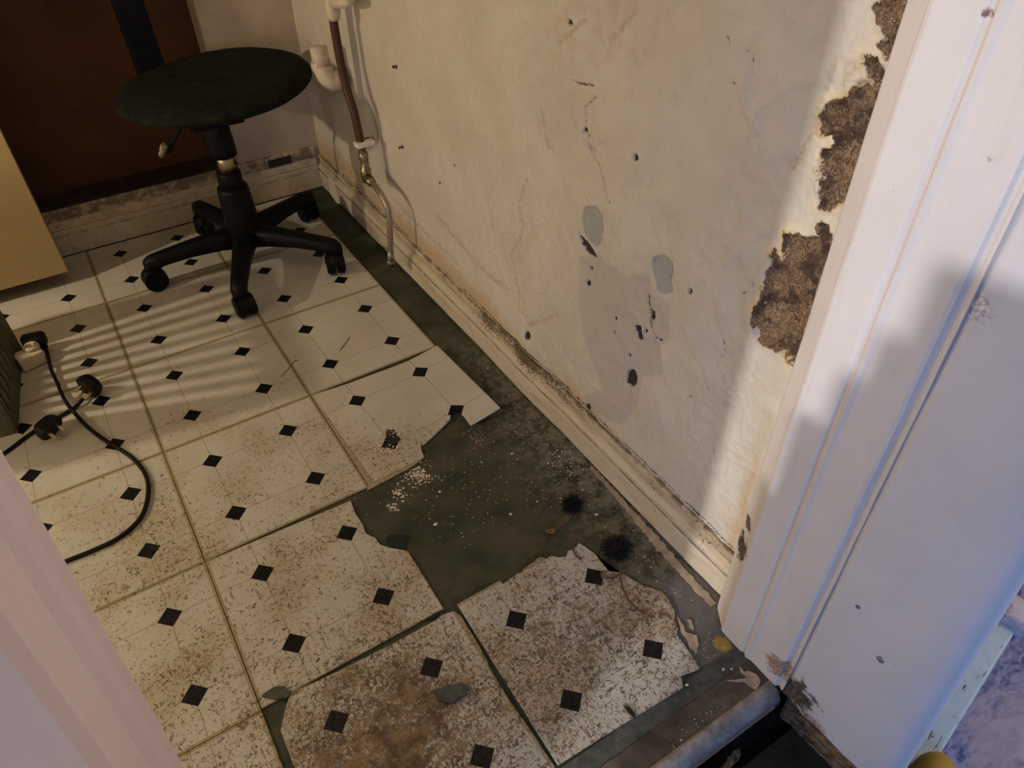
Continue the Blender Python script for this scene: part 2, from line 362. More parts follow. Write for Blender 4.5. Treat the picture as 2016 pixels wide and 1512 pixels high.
def lathe(name, prof, mat, parent=None, seg=24, loc=None, rot=None):      # prof: (r, z)
    bm = bmesh.new(); rings = []
    for r, z in prof: rings.append([bm.verts.new((r * math.cos(2 * math.pi * k / seg), r * math.sin(2 * math.pi * k / seg), z)) for k in range(seg)])
    for a, b in zip(rings[:-1], rings[1:]):
        for k in range(seg): bm.faces.new((a[k], a[(k + 1) % seg], b[(k + 1) % seg], b[k]))
    bm.faces.new(rings[0][::-1]); bm.faces.new(rings[-1])
    o = link(name, me_bm(bm), mat, parent, loc=loc, rot=rot, smooth=True); return o
def spline(pts, n=8):
    pts = [Vector(p) for p in pts]; out = []
    P = [pts[0] * 2 - pts[1]] + pts + [pts[-1] * 2 - pts[-2]]
    for i in range(1, len(P) - 2):
        for k in range(n):
            t = k / n; a, b, c, d = P[i - 1:i + 3]
            out.append(.5 * (2 * b + (c - a) * t + (2 * a - 5 * b + 4 * c - d) * t * t + (3 * b - a - 3 * c + d) * t ** 3))
    return out + [pts[-1]]
def prism_bm(poly, z0, z1, bm=None):
    bm = bm or bmesh.new(); lo = [bm.verts.new((p[0], p[1], z0)) for p in poly]; hi = [bm.verts.new((p[0], p[1], z1)) for p in poly]
    n = len(poly); bm.faces.new(hi); bm.faces.new(lo[::-1])
    for i in range(n): bm.faces.new((lo[i], lo[(i + 1) % n], hi[(i + 1) % n], hi[i]))
    return bm
def ragged(pts, step=.006, amp=.002, s=0):
    out = []; n = len(pts)
    for i in range(n):
        a = Vector(pts[i][:2]); b = Vector(pts[(i + 1) % n][:2]); k = max(1, int((b - a).length / step)); nn = Vector((-(b - a).y, (b - a).x)).normalized()
        for j in range(k): out.append(a.lerp(b, j / k) + nn * (RNG.random() - .5) * 2 * amp * (0 if j == 0 else 1))
    return out

# ================================================================== STRUCTURE
SUBZ = -.003; HZ = -.085; YB = .318
# ---- kitchen floor: old green lino slab, with the loose-laid vinyl tiles as parts
floor = struct(box('floor', (-1.6, -1.552, -.09), (XW + .03, .42, SUBZ), 'sub'), 'old dark green lino floor under peeling vinyl tiles')
def tile_mesh(outline, curl=None, cuts=0):
    bm = prism_bm(outline, -.0026, 0.)
    if cuts:
        for ax in (0, 1):
            for k in range(1, cuts):
                c = -T / 2 + T * k / cuts; no = Vector((1, 0, 0)) if ax == 0 else Vector((0, 1, 0))
                bmesh.ops.bisect_plane(bm, geom=bm.verts[:] + bm.edges[:] + bm.faces[:], plane_co=no * c, plane_no=no)
        if curl:
            for v in bm.verts: v.co.z += curl(v.co.x, v.co.y)
    bmesh.ops.triangulate(bm, faces=[f for f in bm.faces if len(f.verts) > 4])
    return me_bm(bm, 'vinyl_tile')
HT = T / 2
def add_tile(cx, cy, ang, outline, dz=0, curl=None, cuts=0):
    return link('vinyl_tile', tile_mesh(outline, curl, cuts), 'tile', floor, loc=(cx, cy, dz), rot=(0, 0, ang))
g_ = .0007
full = [(-HT + g_, -HT + g_), (HT - g_, -HT + g_), (HT - g_, HT - g_), (-HT + g_, HT - g_)]
full_me = tile_mesh(full); full_me.materials.append(M['tile'])
def rigid(loc_pts, world_pts):
    A = np.array(loc_pts, float); B = np.array([p[:2] for p in world_pts], float); a, b = A.mean(0), B.mean(0); A = A - a; B = B - b
    th = math.atan2((A[:, 0] * B[:, 1] - A[:, 1] * B[:, 0]).sum(), (A * B).sum()); c, s = math.cos(th), math.sin(th)
    return b[0] - (c * a[0] - s * a[1]), b[1] - (s * a[0] + c * a[1]), th
def to_local(pts, cx, cy, th):
    c, s = math.cos(th), math.sin(th); return [((p[0] - cx) * c + (p[1] - cy) * s, -(p[0] - cx) * s + (p[1] - cy) * c) for p in pts]
special = {(2, 1), (3, 1), (3, 0), (4, 0), (4, 1)}
for i in range(-1, 5):
    for j in range(-3, 2):
        if (i, j) in special: continue
        cx, cy = (j + .5) * T, -(i + .5) * T
        if i == 4:                                             # last row is trimmed at the threshold
            add_tile(cx, cy, 0, [(-HT + g_, -HT + .009), (HT - g_, -HT + .009), (HT - g_, HT - g_), (-HT + g_, HT - g_)])
        elif i == -1:
            add_tile(cx, cy, 0, [(-HT + g_, -HT + g_), (HT - g_, -HT + g_), (HT - g_, HT - .012), (-HT + g_, HT - .012)])
        else:
            link('vinyl_tile', full_me, None, floor, loc=(cx, cy, RNG.random() * .0004), rot=(0, 0, (RNG.random() - .5) * .004))
q = T / 4
# curling, torn tile in front of the wall
cx, cy, th = rigid([(-q, q), (q, q), (q, -q)], [fl(709, 796), fl(826, 731, .005), fl(886, 801, .008)])
th *= .35
curlf = lambda x, y: .024 * max(0, (x + .01) / .16) ** 1.8 * (.45 + .55 * min(1, max(0, (.15 - y) / .3)))
def lift(p):
    z = 0.
    for _ in range(6):
        w = fl(*p, z); l = to_local([w], cx, cy, th)[0]; z = curlf(*l)
    return l
ol = [lift(p) for p in [(861, 680), (985, 803), (926, 838), (914, 820), (897, 806), (888, 808), (886, 826), (862, 850), (833, 877), (828, 872), (830, 888), (835, 900), (815, 916), (800, 925), (722, 966)]]
ol = ol + to_local([(T + .001, -3 * T + .004), (T + .001, -2 * T - .001)], cx, cy, th) + [lift(p) for p in [(690, 754), (735, 737), (762, 727), (803, 711)]]
ol = ol[::-1]
if sum(a[0] * b[1] - b[0] * a[1] for a, b in zip(ol, ol[1:] + ol[:1])) < 0: ol = ol[::-1]
add_tile(cx, cy, th, ol, .0005, curlf, 14)
# tile torn along its far right corner
cx, cy = .5 * T, -3.5 * T
ol = to_local([fl(*p) for p in [(690, 986), (700, 1012), (714, 1032), (720, 1050), (740, 1060), (748, 1072), (765, 1078), (795, 1083), (804, 1086), (872, 1196)]], cx, cy, 0)
ol = [(-HT + g_, HT - g_)] + ol + [(HT - .002, -HT + .003), (-HT + g_, -HT + .003)]
add_tile(cx, cy, 0, ol[::-1], .0002)
# loose tile, chipped corner
cx, cy, th = rigid([(q, q), (-q, q), (q, -q)], [fl(848, 1320), fl(670, 1420), fl(943, 1485)])
ol = to_local([fl(*p) for p in [(553, 1440), (561, 1400), (572, 1364), (650, 1330), (760, 1275), (858, 1222), (868, 1212), (893, 1204), (908, 1214), (930, 1250), (958, 1298), (962, 1312), (1000, 1375), (1040, 1432), (1092, 1510)]], cx, cy, th)
ol = ol + [(HT - .002, -HT + .011), (-HT + .002, -HT + .02)]
add_tile(cx, cy, th, ol[::-1], .0012)
# loose tile nearest the skirting, edges broken away
cx, cy, th = rigid([(-q, q), (q, q), (q, -q), (-q, -q)], [fl(1022, 1225), fl(1172, 1135), fl(1277, 1279), fl(1125, 1377)])
ol = to_local([fl(*p) for p in [(900, 1190), (985, 1143), (990, 1151), (1055, 1103), (1062, 1097), (1075, 1101), (1085, 1094), (1098, 1098), (1115, 1097), (1118, 1085), (1128, 1083), (1140, 1070), (1152, 1077), (1172, 1092), (1198, 1125), (1222, 1128), (1262, 1152), (1302, 1165), (1318, 1183), (1328, 1205), (1327, 1222), (1334, 1238), (1332, 1250), (1350, 1275), (1378, 1318), (1340, 1331), (1345, 1354), (1220, 1430), (1098, 1507)]], cx, cy, th)
add_tile(cx, cy, th, ol[::-1], .0012)

# ---- right wall: a fine relief mesh of blown plaster
def W2(px, py): p = wx(px, py, XW); return (p.y, p.z)
def build_wall():
    st = .0021; y0, y1, z0, z1 = -1.452, .36, .02, .98
    ny = int((y1 - y0) / st); nz = int((z1 - z0) / st)
    ys = np.linspace(y0, y1, ny); zs = np.linspace(z0, z1, nz); Y, Z = np.meshgrid(ys, zs); Yf, Zf = Y.ravel(), Z.ravel()
    pp = lambda L: [W2(*p) for p in L]
    brown = np.full(Yf.shape, 9.)
    for L in ([(1728, 18), (1755, 2), (1790, -40), (1840, -40), (1800, 60), (1770, 118), (1742, 112), (1734, 92), (1750, 75), (1744, 40)],
              [(1690, 168), (1752, 165), (1730, 250), (1690, 400), (1655, 400), (1618, 404), (1625, 350), (1618, 320), (1645, 290), (1652, 262), (1612, 262), (1611, 235), (1625, 212), (1655, 205), (1680, 180)],
              [(1622, 300), (1640, 296), (1650, 320), (1636, 345), (1622, 330)], [(1618, 440), (1634, 445), (1640, 470), (1622, 476)], [(1700, 118), (1722, 116), (1738, 150), (1716, 158)],
              [(1555, 460), (1590, 465), (1640, 480), (1612, 560), (1580, 660), (1565, 715), (1548, 700), (1520, 680), (1492, 662), (1485, 630), (1508, 590), (1515, 530), (1530, 495), (1546, 512)]):
        brown = np.minimum(brown, poly_sd(Yf, Zf, pp(L)))
    ell = lambda cx, cy, rx, ry, n=18, r=0: [(cx + rx * math.cos(t) + r * math.sin(t), cy + ry * math.sin(t)) for t in [2 * math.pi * k / n for k in range(n)]]
    grey = np.minimum(poly_sd(Yf, Zf, pp([(1150, 407), (1172, 405), (1186, 425), (1187, 450), (1180, 475), (1173, 488), (1160, 478), (1150, 460), (1146, 430)])),
                      poly_sd(Yf, Zf, pp([(1283, 508), (1300, 502), (1315, 510), (1322, 535), (1318, 552), (1322, 575), (1308, 580), (1290, 572), (1285, 545), (1279, 525)])))
    gw = poly_sd(Yf, Zf, pp([(1142, 505), (1180, 500), (1230, 545), (1275, 540), (1280, 580), (1320, 600), (1318, 660), (1300, 680), (1305, 740), (1262, 742), (1255, 800), (1225, 838), (1150, 800), (1152, 775), (1185, 770), (1150, 660), (1140, 600)]))
    hole = np.full(Yf.shape, 9.)
    def crack(L, w):
        nonlocal hole
        hole = np.minimum(hole, seg_dist(Yf, Zf, pp(L)) - w)
    def pit(L):
        nonlocal hole
        hole = np.minimum(hole, poly_sd(Yf, Zf, pp(L)))
    pit(ell(1241, 746, 11, 17)); pit([(1249, 641), (1262, 642), (1266, 668), (1258, 672), (1252, 655)]); pit([(1278, 612), (1289, 614), (1290, 628), (1280, 632)])
    pit([(1138, 450), (1144, 465), (1158, 478), (1172, 500), (1174, 510), (1158, 500), (1143, 478)])
    crack([(1274, 583), (1273, 600), (1280, 615), (1278, 636), (1286, 655), (1294, 668), (1302, 671)], .0016)
    crack([(1186, 450), (1184, 470), (1175, 485)], .0008); crack([(1319, 515), (1322, 535), (1315, 553)], .0008)
    crack([(1128, 158), (1142, 165), (1168, 170)], .0012); crack([(1172, 190), (1152, 210), (1156, 262), (1162, 268)], .0007)
    for (a, b, r) in [(780, 132, 3), (792, 290, 3), (1250, 310, 5), (1155, 256, 4), (1358, 574, 4), (1040, 661, 6), (894, 326, 2), (866, 360, 2), (1162, 530, 3), (1158, 558, 4), (1211, 628, 2.5), (1208, 658, 2.5), (1271, 652, 3), (1238, 700, 3), (1157, 802, 5), (1121, 45, 4), (1200, 398, 2), (1170, 297, 2)]: pit(ell(a, b, r, r * 1.5, 8))
    for L in ([(1431, 70), (1436, 85)], [(1462, 97), (1480, 110), (1482, 145)], [(1440, 158), (1446, 165)], [(1462, 578), (1480, 570), (1484, 556)], [(1424, 660), (1428, 690), (1412, 720)], [(1390, 745), (1400, 770)], [(1350, 785), (1362, 780)], [(1403, 880), (1408, 910)]): crack(L, .0004)
    hole = np.minimum(hole, np.abs(Zf - .1000) - .0026 + .008 * np.clip(.16 - fbm(Yf * 22, Zf * 3, 4, 55) - .35 * sstep(-.55, -1.1, Yf), 0, 1))
    crumble = np.zeros(Yf.shape)
    for L, w in (([(968, 362), (962, 400), (970, 450)], .012), ([(1040, 352), (1022, 400), (1030, 460), (1008, 500), (1018, 560), (1030, 620)], .012), ([(1160, 265), (1165, 300), (1185, 340), (1195, 400)], .010),
                 ([(1065, 215), (1070, 250), (1080, 290)], .017), ([(1150, 40), (1100, 85)], .018), ([(1250, 20), (1200, 80)], .018), ([(860, 425), (940, 520), (1000, 570)], .035), ([(770, 390), (900, 520)], .022), ([(1040, 640), (1100, 620)], .02), ([(1640, 120), (1600, 260), (1560, 330)], .016), ([(1700, 110), (1630, 200)], .02)):
        crumble = np.maximum(crumble, 1 - seg_dist(Yf, Zf, pp(L)) / w)
    crumble = np.clip(crumble, 0, 1) * .8
    pink = np.clip(1.2 - np.maximum(np.hypot((Yf - W2(1170, 20)[0]) / .16, (Zf - W2(1170, 20)[1]) / .10), 0), 0, 1)
    pink = np.maximum(pink, np.clip(1 - np.hypot((Yf - W2(1068, 245)[0]) / .03, (Zf - W2(1068, 245)[1]) / .05), 0, 1))
    # damp tide line above the skirting, and stains by the casing
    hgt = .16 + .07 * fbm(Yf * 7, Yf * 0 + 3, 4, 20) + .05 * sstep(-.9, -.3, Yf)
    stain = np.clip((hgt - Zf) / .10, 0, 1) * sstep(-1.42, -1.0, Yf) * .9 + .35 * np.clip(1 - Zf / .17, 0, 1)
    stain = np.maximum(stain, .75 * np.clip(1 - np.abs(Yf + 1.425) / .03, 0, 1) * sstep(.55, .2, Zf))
    stain = np.maximum(stain, .42 * np.clip(1 - seg_dist(Yf, Zf, pp([(1035, 380), (1020, 560), (1040, 640)])) / .02, 0, 1))
    mould = np.clip(1 - np.abs(Zf - .098) / .022, 0, 1) * (.35 + .65 * np.exp(-((Yf + .80) / .13) ** 2))
    mould = np.maximum(mould, .7 * np.clip(1 - np.hypot(Yf - W2(888, 538)[0], Zf - W2(888, 538)[1]) / .013, 0, 1))
    # relief
    wgt = sstep(-.35, -.8, Yf)
    r = fbm(Yf * 5, Zf * 3.4, 5, 1) * .009
    ridge = (1 - np.abs(2 * (vnoise(Yf * 22 + 5 * fbm(Yf * 12, Zf * 12, 4, 31), Zf * 11 + 4 * fbm(Yf * 13, Zf * 13, 4, 37), 9)) - 1)) ** 4
    r = r + ridge * .0016 * (.08 + .92 * wgt) + fbm(Yf * 30, Zf * 17, 5, 5) * .0068 * (.15 + .85 * wgt)
    lump = np.clip(1 - seg_dist(Yf, Zf, pp([(1465, 170), (1470, 210), (1490, 250), (1485, 215)])) / .014, 0, 1); r = r + lump ** 1.5 * .004
    lump = np.clip(1 - seg_dist(Yf, Zf, pp([(1125, 170), (1135, 230), (1160, 285)])) / .010, 0, 1); r = r + lump ** 1.5 * .004
    jit = fbm(Yf * 60, Zf * 60, 4, 40)
    r = r + crumble * (jit * .011 - .0015)
    r = r - sstep(.002, -.002, grey + jit * .004) * .0022
    inb = sstep(.002, -.006, brown - .003 + jit * .012)
    r = r - inb * (.005 + .022 * (fbm(Yf * 80, Zf * 60, 5, 60) + .12))
    r = r + np.exp(-(np.clip(brown, 0, 1) / .010) ** 2) * (brown > 0) * .0025 * (1 + jit)
    r = r - sstep(.0008, -.0012, hole) * .006
    r = r * sstep(.02, .05, Zf)
    X = XW - r
    co_ = np.stack([X, Yf, Zf], 1); idx = np.arange(ny * nz).reshape(nz, ny)
    fa = np.stack([idx[:-1, :-1], idx[1:, :-1], idx[1:, 1:], idx[:-1, 1:]], -1).reshape(-1, 4)
    nv = len(co_)
    ext = np.array([[XW, y0, z1], [XW, y1, z1], [XW, y1, 2.42], [XW, y0, 2.42], [XW + .08, y0, -.01], [XW + .08, y1, -.01], [XW, y1, -.01], [XW, y0, -.01], [XW, y0, z0], [XW, y1, z0]])
    co_ = np.vstack([co_, ext]); fa = np.vstack([fa, [[nv, nv + 3, nv + 2, nv + 1], [nv + 7, nv + 8, nv + 9, nv + 6]]])
    me = bpy.data.meshes.new('wall_right'); me.vertices.add(len(co_)); me.vertices.foreach_set('co', co_.astype(np.float32).ravel())
    me.loops.add(fa.size); me.loops.foreach_set('vertex_index', fa.astype(np.int32).ravel())
    me.polygons.add(len(fa)); me.polygons.foreach_set('loop_start', np.arange(0, fa.size, 4, dtype=np.int32))
    me.update(calc_edges=True); me.polygons.foreach_set('use_smooth', np.ones(len(fa), bool))
    for n_, a, d in (('brown', brown, 9), ('grey', grey, 9), ('greywash', gw, 9), ('hole', hole, 9), ('crumble', crumble, 0), ('pink', pink, 0), ('stain', stain, 0), ('mould', mould, 0)):
        at = me.attributes.new(n_, 'FLOAT', 'POINT'); at.data.foreach_set('value', np.concatenate([a, np.full(len(ext), d)]).astype(np.float32))
    me.validate()
    return struct(link('wall_right', me, 'wall'), 'cream plaster wall, blistered, stained and crumbling beside the door casing')
wall_right = build_wall()
# ---- other walls and ceiling
def grp(name, label=None): return struct(link(name, None), label)
wall_back = struct(box('wall_back', (.462, YB, 0), (XW + .05, YB + .16, 2.42), 'backwall'), 'dim cream back wall beside the brown boarded recess')
box('recess_side', (-1.6, YB + .10, .13), (-.75, YB + .16, 2.42), 'backwall', wall_back)
box('head', (-1.6, YB, 2.05), (.462, YB + .16, 2.42), 'backwall', wall_back)
door_1 = struct(box('door_1', (-1.0, YB + .095, .125), (.47, YB + .125, 2.06), 'brown'), 'dark orange-brown boarded panel in the back recess')
ledge = struct(box('trim_1', (-1.6, YB - .004, .10), (.463, YB + .11, .128), 'ledge', bev=.004), 'dark stained ledge below the brown panel')
wall_left = struct(box('wall_left', (-1.68, -1.62, -.05), (-1.6, YB + .16, 2.42), 'plaster'))
wall_front = struct(box('wall_front', (-1.6, -1.60, -.05), (-.052, -1.485, 2.42), 'plaster'))
box('lintel', (-.052, -1.60, 2.06), (XW + .05, -1.485, 2.42), 'plaster', wall_front)
ceiling = struct(box('ceiling', (-1.68, -1.62, 2.40), (XW + .1, YB + .16, 2.46), 'plaster'))
# ---- skirting
def moulding(name, prof, y0, y1, mat, n=90, wob=.0012, flip=None):
    bm = bmesh.new(); rows = []
    for k in range(n + 1):
        t = k / n; y = y0 + (y1 - y0) * t
        dx = float(fbm(np.array([y * 6.]), np.array([2.]), 3, 70)[0]) * wob * 4
        rows.append([bm.verts.new((x + dx + (RNG.random() - .5) * wob * .5, y, z + (RNG.random() - .5) * wob * .6)) if flip is None else bm.verts.new((y, x + dx, z + (RNG.random() - .5) * wob * .6)) for x, z in prof])
    m = len(prof)
    for a, b in zip(rows[:-1], rows[1:]):
        for k in range(m - 1): bm.faces.new((a[k], a[k + 1], b[k + 1], b[k]))
    bm.faces.new(rows[0]); bm.faces.new(rows[-1][::-1])
    return link(name, me_bm(bm), mat)
sk = [(XW, .002), (.6905, .002), (.6895, .006), (.6895, .050), (.6905, .0530), (.6965, .0540), (.6960, .0565), (.6905, .0595), (.6905, .066), (.6940, .0705), (.6985, .0735), (.6985, .0780), (.7030, .0795), (.7030, .0825), (.7000, .0840), (.7000, .093), (.7025, .0955), (XW + .004, .0965)]
baseboard_right = struct(moulding('baseboard_right', sk, YB, -1.462, 'skirt'), 'cream moulded skirting board with mouldy top edge')
YS = YB - .018
sb = [(YB, .0), (YS, .0), (YS, .066), (YS + .004, .070), (YS + .001, .074), (YS + .003, .084), (YS + .009, .092), (YS + .009, .120), (YS + .012, .124), (YB, .126)]
baseboard_back = struct(moulding('baseboard_back', sb, -1.6, .6895, 'skirt', 60, .0008, True), 'cream skirting board below the dark ledge')
box('bare_patch', (.545, YS + .0065, .095), (.615, YS + .0105, .117), 'ledge', baseboard_back)
# scrap of bright paint at the far corner of the right skirting
bm = bmesh.new(); ps = [wx(*p, .688) for p in [(646, 348), (655, 354), (663, 378), (669, 400), (664, 402), (650, 382)]]
bm.faces.new([bm.verts.new(p) for p in ps]); ex = bmesh.ops.extrude_face_region(bm, geom=bm.faces[:])
for v in [g for g in ex['geom'] if isinstance(g, bmesh.types.BMVert)]: v.co.x += .003
o_ = link('paint_scrap', me_bm(bm), 'clipw', baseboard_right); o_['label'] = 'bright scrap of fresh white paint'
# ---- pipe boxing board on the wall
pa, pb = W2(611, 0), W2(717, 196)
struct(box('trim_2', (XW - .016, -.124, .398), (XW + .002, .158, 2.3), 'board', bev=.0015), 'white board boxing behind the pipes')
# ---- right-hand door casing, ran as one moulding
def casing(name, prof, z0, z1, mat, n=70, wob=.0010, lean=0., mir=False):
    bm = bmesh.new(); rows = []
    for k in range(n + 1):
        z = z0 + (z1 - z0) * (k / n) ** 1.25
        nx = float(fbm(np.array([z * 9.]), np.array([5.]), 3, 80)[0]) * wob * 3
        rows.append([bm.verts.new((x + nx + lean * (z - .65) + (RNG.random() - .5) * wob * .35, y + (RNG.random() - .5) * wob * .35, z)) for x, y in prof])
    m = len(prof)
    for a, b in zip(rows[:-1], rows[1:]):
        for k in range(m): bm.faces.new((a[k], a[(k + 1) % m], b[(k + 1) % m], b[k]))
    bm.faces.new(rows[0]); bm.faces.new(rows[-1][::-1])
    o = link(name, me_bm(bm), mat, smooth=False)
    for p in o.data.polygons: p.use_smooth = False
    return o
cp = [(.720, -1.442), (.684, -1.4485), (.6765, -1.451), (.6725, -1.4545), (.655, -1.4815), (.6515, -1.484), (.6500, -1.488), (.6500, -1.525), (.6512, -1.529), (.6535, -1.5315), (.6520, -1.534), (.6495, -1.537), (.6490, -1.5400), (.6505, -1.543), (.6515, -1.546), (.6515, -1.590), (.6530, -1.594), (.6580, -1.5965), (.6580, -1.5990), (.6560, -1.602), (.6555, -1.605), (.720, -1.605)]
casing_r = struct(casing('trim_3', cp, -.001, 2.08, 'jamb'), 'white gloss moulded door casing with rotten foot')
# ---- left-hand casing at the near edge of the opening
lp = [(-.10, -1.478), (-.046, -1.478), (-.036, -1.481), (-.033, -1.486), (-.033, -1.512), (-.030, -1.515), (-.0265, -1.519), (-.0265, -1.524), (-.030, -1.528), (-.032, -1.531), (-.032, -1.556), (-.0275, -1.560), (-.0225, -1.564), (-.0215, -1.570), (-.0245, -1.575), (-.029, -1.580), (-.029, -1.626), (-.034, -1.632), (-.10, -1.632)]
casing_l = struct(casing('trim_4', lp, HZ, 2.08, 'jamb2', 40, .0008, .055), 'pinkish white moulded door lining at the near left')
# ---- threshold and nosing
th_ = struct(box('trim_5', (-.03, -1.588, -.06), (.652, -1.5465, .0005), 'thresh', bev=.0012), 'worn grey-brown threshold board')
box('sub_strip', (-.03, -1.5462, -.02), (.652, -1.518, -.0012), 'flake', th_)
bm = bmesh.new(); prof = [(-1.584, .0022), (-1.590, .0022)] + [(-1.590 - .021 * math.sin(t), -.0188 + .021 * math.cos(t)) for t in [k * math.pi / 14 for k in range(1, 10)]] + [(-1.600, -.026), (-1.588, -.020), (-1.586, -.002)]
rows = [[bm.verts.new((x, y, z)) for y, z in prof] for x in np.linspace(-.03, .6495, 24)]
for a, b in zip(rows[:-1], rows[1:]):
    for k in range(len(prof)): bm.faces.new((a[k], a[(k + 1) % len(prof)], b[(k + 1) % len(prof)], b[k]))
bm.faces.new(rows[0]); bm.faces.new(rows[-1][::-1])
link('nosing', me_bm(bm), 'nosing', th_, smooth=True)
# ---- hall: dark boards, pier of wall, next room
floor_hall = struct(box('floor_hall', (-3.2, -3.6, HZ - .06), (.70, -1.598, HZ - .012), 'void'), 'black-green boarded hall floor below the step')
for k, (a, b) in enumerate([(-1.2, -.62), (-.617, -.30), (-.297, .10), (.103, .32), (.323, .528), (.531, .70)]):
    box('plank', (a, -3.4, HZ - .012), (b, -1.635, HZ), 'plank', floor_hall, .0015)
floor_room = struct(box('floor_room', (.70, -3.6, HZ - .05), (3.2, -1.1, HZ - .002), 'blue'), 'mottled blue vinyl floor of the next room')
PIER = [(.6585, -1.603), (.6600, -1.66), (.6635, -1.72), (.668, -1.742), (.674, -1.752), (.683, -1.756), (.70, -1.755), (.83, -1.722), (.83, -1.58), (.74, -1.50), (.74, -1.603)]
def pier():
    bm = bmesh.new(); rows = []; n = 60
    zs = [-.012 + (2.4 + .012) * (k / n) ** 1.6 for k in range(n + 1)]
    base = []
    for (x, y), (x2, y2) in zip(PIER, PIER[1:] + PIER[:1]):
        k = max(1, int(math.hypot(x2 - x, y2 - y) / .01))
        base += [(x + (x2 - x) * j / k, y + (y2 - y) * j / k) for j in range(k)]
    for i, z in enumerate(zs):
        r = []
        for (x, y) in base:
            nx = float(fbm(np.array([y * 14.]), np.array([z * 9.]), 3, 90)[0]) * .006
            zz = z + (0 if i else float(fbm(np.array([y * 60.]), np.array([1.]), 3, 91)[0]) * .018 + .012 * max(0, 1 - abs(y + 1.615) / .03))
            yy = y + (-.004 + .06 * (min(zz, 1.) - .25)) * min(1, max(0, (-1.66 - y) / .07))
            r.append(bm.verts.new((x + nx, yy, zz)))
        rows.append(r)
    m = len(base)
    for a, b in zip(rows[:-1], rows[1:]):
        for k in range(m): bm.faces.new((a[k], a[(k + 1) % m], b[(k + 1) % m], b[k]))
    bm.faces.new(rows[0]); bm.faces.new(rows[-1][::-1])
    return link('wall_hall', me_bm(bm), 'pier', smooth=True)
wall_hall = struct(pier(), 'blue-shadowed white end of wall beside the casing')
box('dark_void_block', (.690, -1.74, HZ - .01), (.80, -1.59, .0), 'void', wall_hall)  # near-black block that paints in the dark void under the pier
wr = struct(box('wall_room', (XW + .10, -1.30, HZ - .05), (3.2, -1.2, 2.4), 'plaster'))
struct(box('wall_far', (3.1, -3.6, HZ - .05), (3.2, -1.2, 2.4), 'plaster'))
# rotten remains of skirting at the pier's foot
rg = ragged([(.668, -1.612), (.672, -1.66), (.676, -1.735), (.685, -1.735), (.684, -1.66), (.686, -1.612)], .006, .0012)
link('rotten_skirting', me_bm(prism_bm(rg, HZ + .002, -.018)), 'rot', wall_hall)

# ================================================================== THINGS
# ---- office chair
CH = Vector((.370, -.020, 0))
chair = thing('office_chair', 'black swivel chair with round seat and five castors', 'chair', CH)
lathe('hub', [(.020, .075), (.044, .078), (.046, .10), (.042, .135), (.0385, .212), (.036, .222), (.012, .224)], 'black', chair)
lathe('lower_tube', [(.029, .20), (.0295, .258), (.027, .263), (.01, .264)], 'black', chair)
lathe('gas_piston', [(.020, .25), (.020, .315)], 'chrome', chair, 20)
lathe('upper_tube', [(.022, .302), (.0335, .303), (.0335, .32), (.0315, .36), (.031, .405), (.02, .407)], 'black', chair)
for k, a in enumerate((-112, -43, 31, 104, 176)):
    t = math.radians(a); rr = .232 if k in (0, 1, 4) else .245
    bm = bmesh.new(); rings = []
    for r, w, zt, h in ((.02, .030, .112, .050), (.07, .026, .112, .044), (.14, .022, .105, .036), (rr - .02, .020, .096, .032), (rr + .012, .019, .091, .040), (rr + .026, .012, .080, .030)):
        rings.append([bm.verts.new((r, sx * w * f, zt - h * dz)) for sx, f, dz in ((-1, .55, 0), (1, .55, 0), (1, 1, .35), (1, .9, 1), (-1, .9, 1), (-1, 1, .35))])
    for p_, q_ in zip(rings[:-1], rings[1:]):
        for i in range(6): bm.faces.new((p_[i], p_[(i + 1) % 6], q_[(i + 1) % 6], q_[i]))
    bm.faces.new(rings[0]); bm.faces.new(rings[-1][::-1])
    bmesh.ops.bevel(bm, geom=bm.edges[:], offset=.003, segments=2, affect='EDGES')
    arm = link('arm', me_bm(bm), 'black', chair, rot=(0, 0, t), smooth=True)
    sw = math.radians((25, -60, 70, 150, 10)[k])
    cst = bmesh.new()
    for sx in (-1, 1):
        b2 = bmesh.new(); bmesh.ops.create_cone(b2, segments=22, radius1=.0285, radius2=.0285, depth=.019, cap_ends=True)
        bmesh.ops.bevel(b2, geom=[e for e in b2.edges if len(e.link_faces) == 2 and abs(e.verts[0].co.z - e.verts[1].co.z) < 1e-6], offset=.004, segments=2, affect='EDGES')
        bmesh.ops.transform(b2, matrix=Matrix.Translation((0, sx * .0135, 0)) @ Matrix.Rotation(math.pi / 2, 4, 'X'), verts=b2.verts)
        tm = bpy.data.meshes.new('t'); b2.to_mesh(tm); b2.free(); cst.from_mesh(tm); bpy.data.meshes.remove(tm)
    bmesh.ops.transform(cst, matrix=Matrix.Rotation(sw, 4, 'Z'), verts=cst.verts)
    link('castor_wheel', me_bm(cst), 'black', arm, loc=(rr + .002 + .010 * math.cos(sw), .010 * math.sin(sw), .0290))
    hb = bmesh.new(); bmesh.ops.create_uvsphere(hb, u_segments=18, v_segments=12, radius=.030)
    bmesh.ops.bisect_plane(hb, geom=hb.verts[:] + hb.edges[:] + hb.faces[:], plane_co=(0, 0, .004), plane_no=(0, 0, 1), clear_inner=True)
    for v in hb.verts: v.co.y *= .86; v.co.z *= 1.02
    bmesh.ops.transform(hb, matrix=Matrix.Rotation(sw, 4, 'Z'), verts=hb.verts)
    bmesh.ops.solidify(hb, geom=hb.faces[:], thickness=.0015)
    link('castor_hood', me_bm(hb), 'black', arm, loc=(rr + .002 + .010 * math.cos(sw), .010 * math.sin(sw), .0295), smooth=True)
SCN = Vector((.405, .045, 0)) - CH
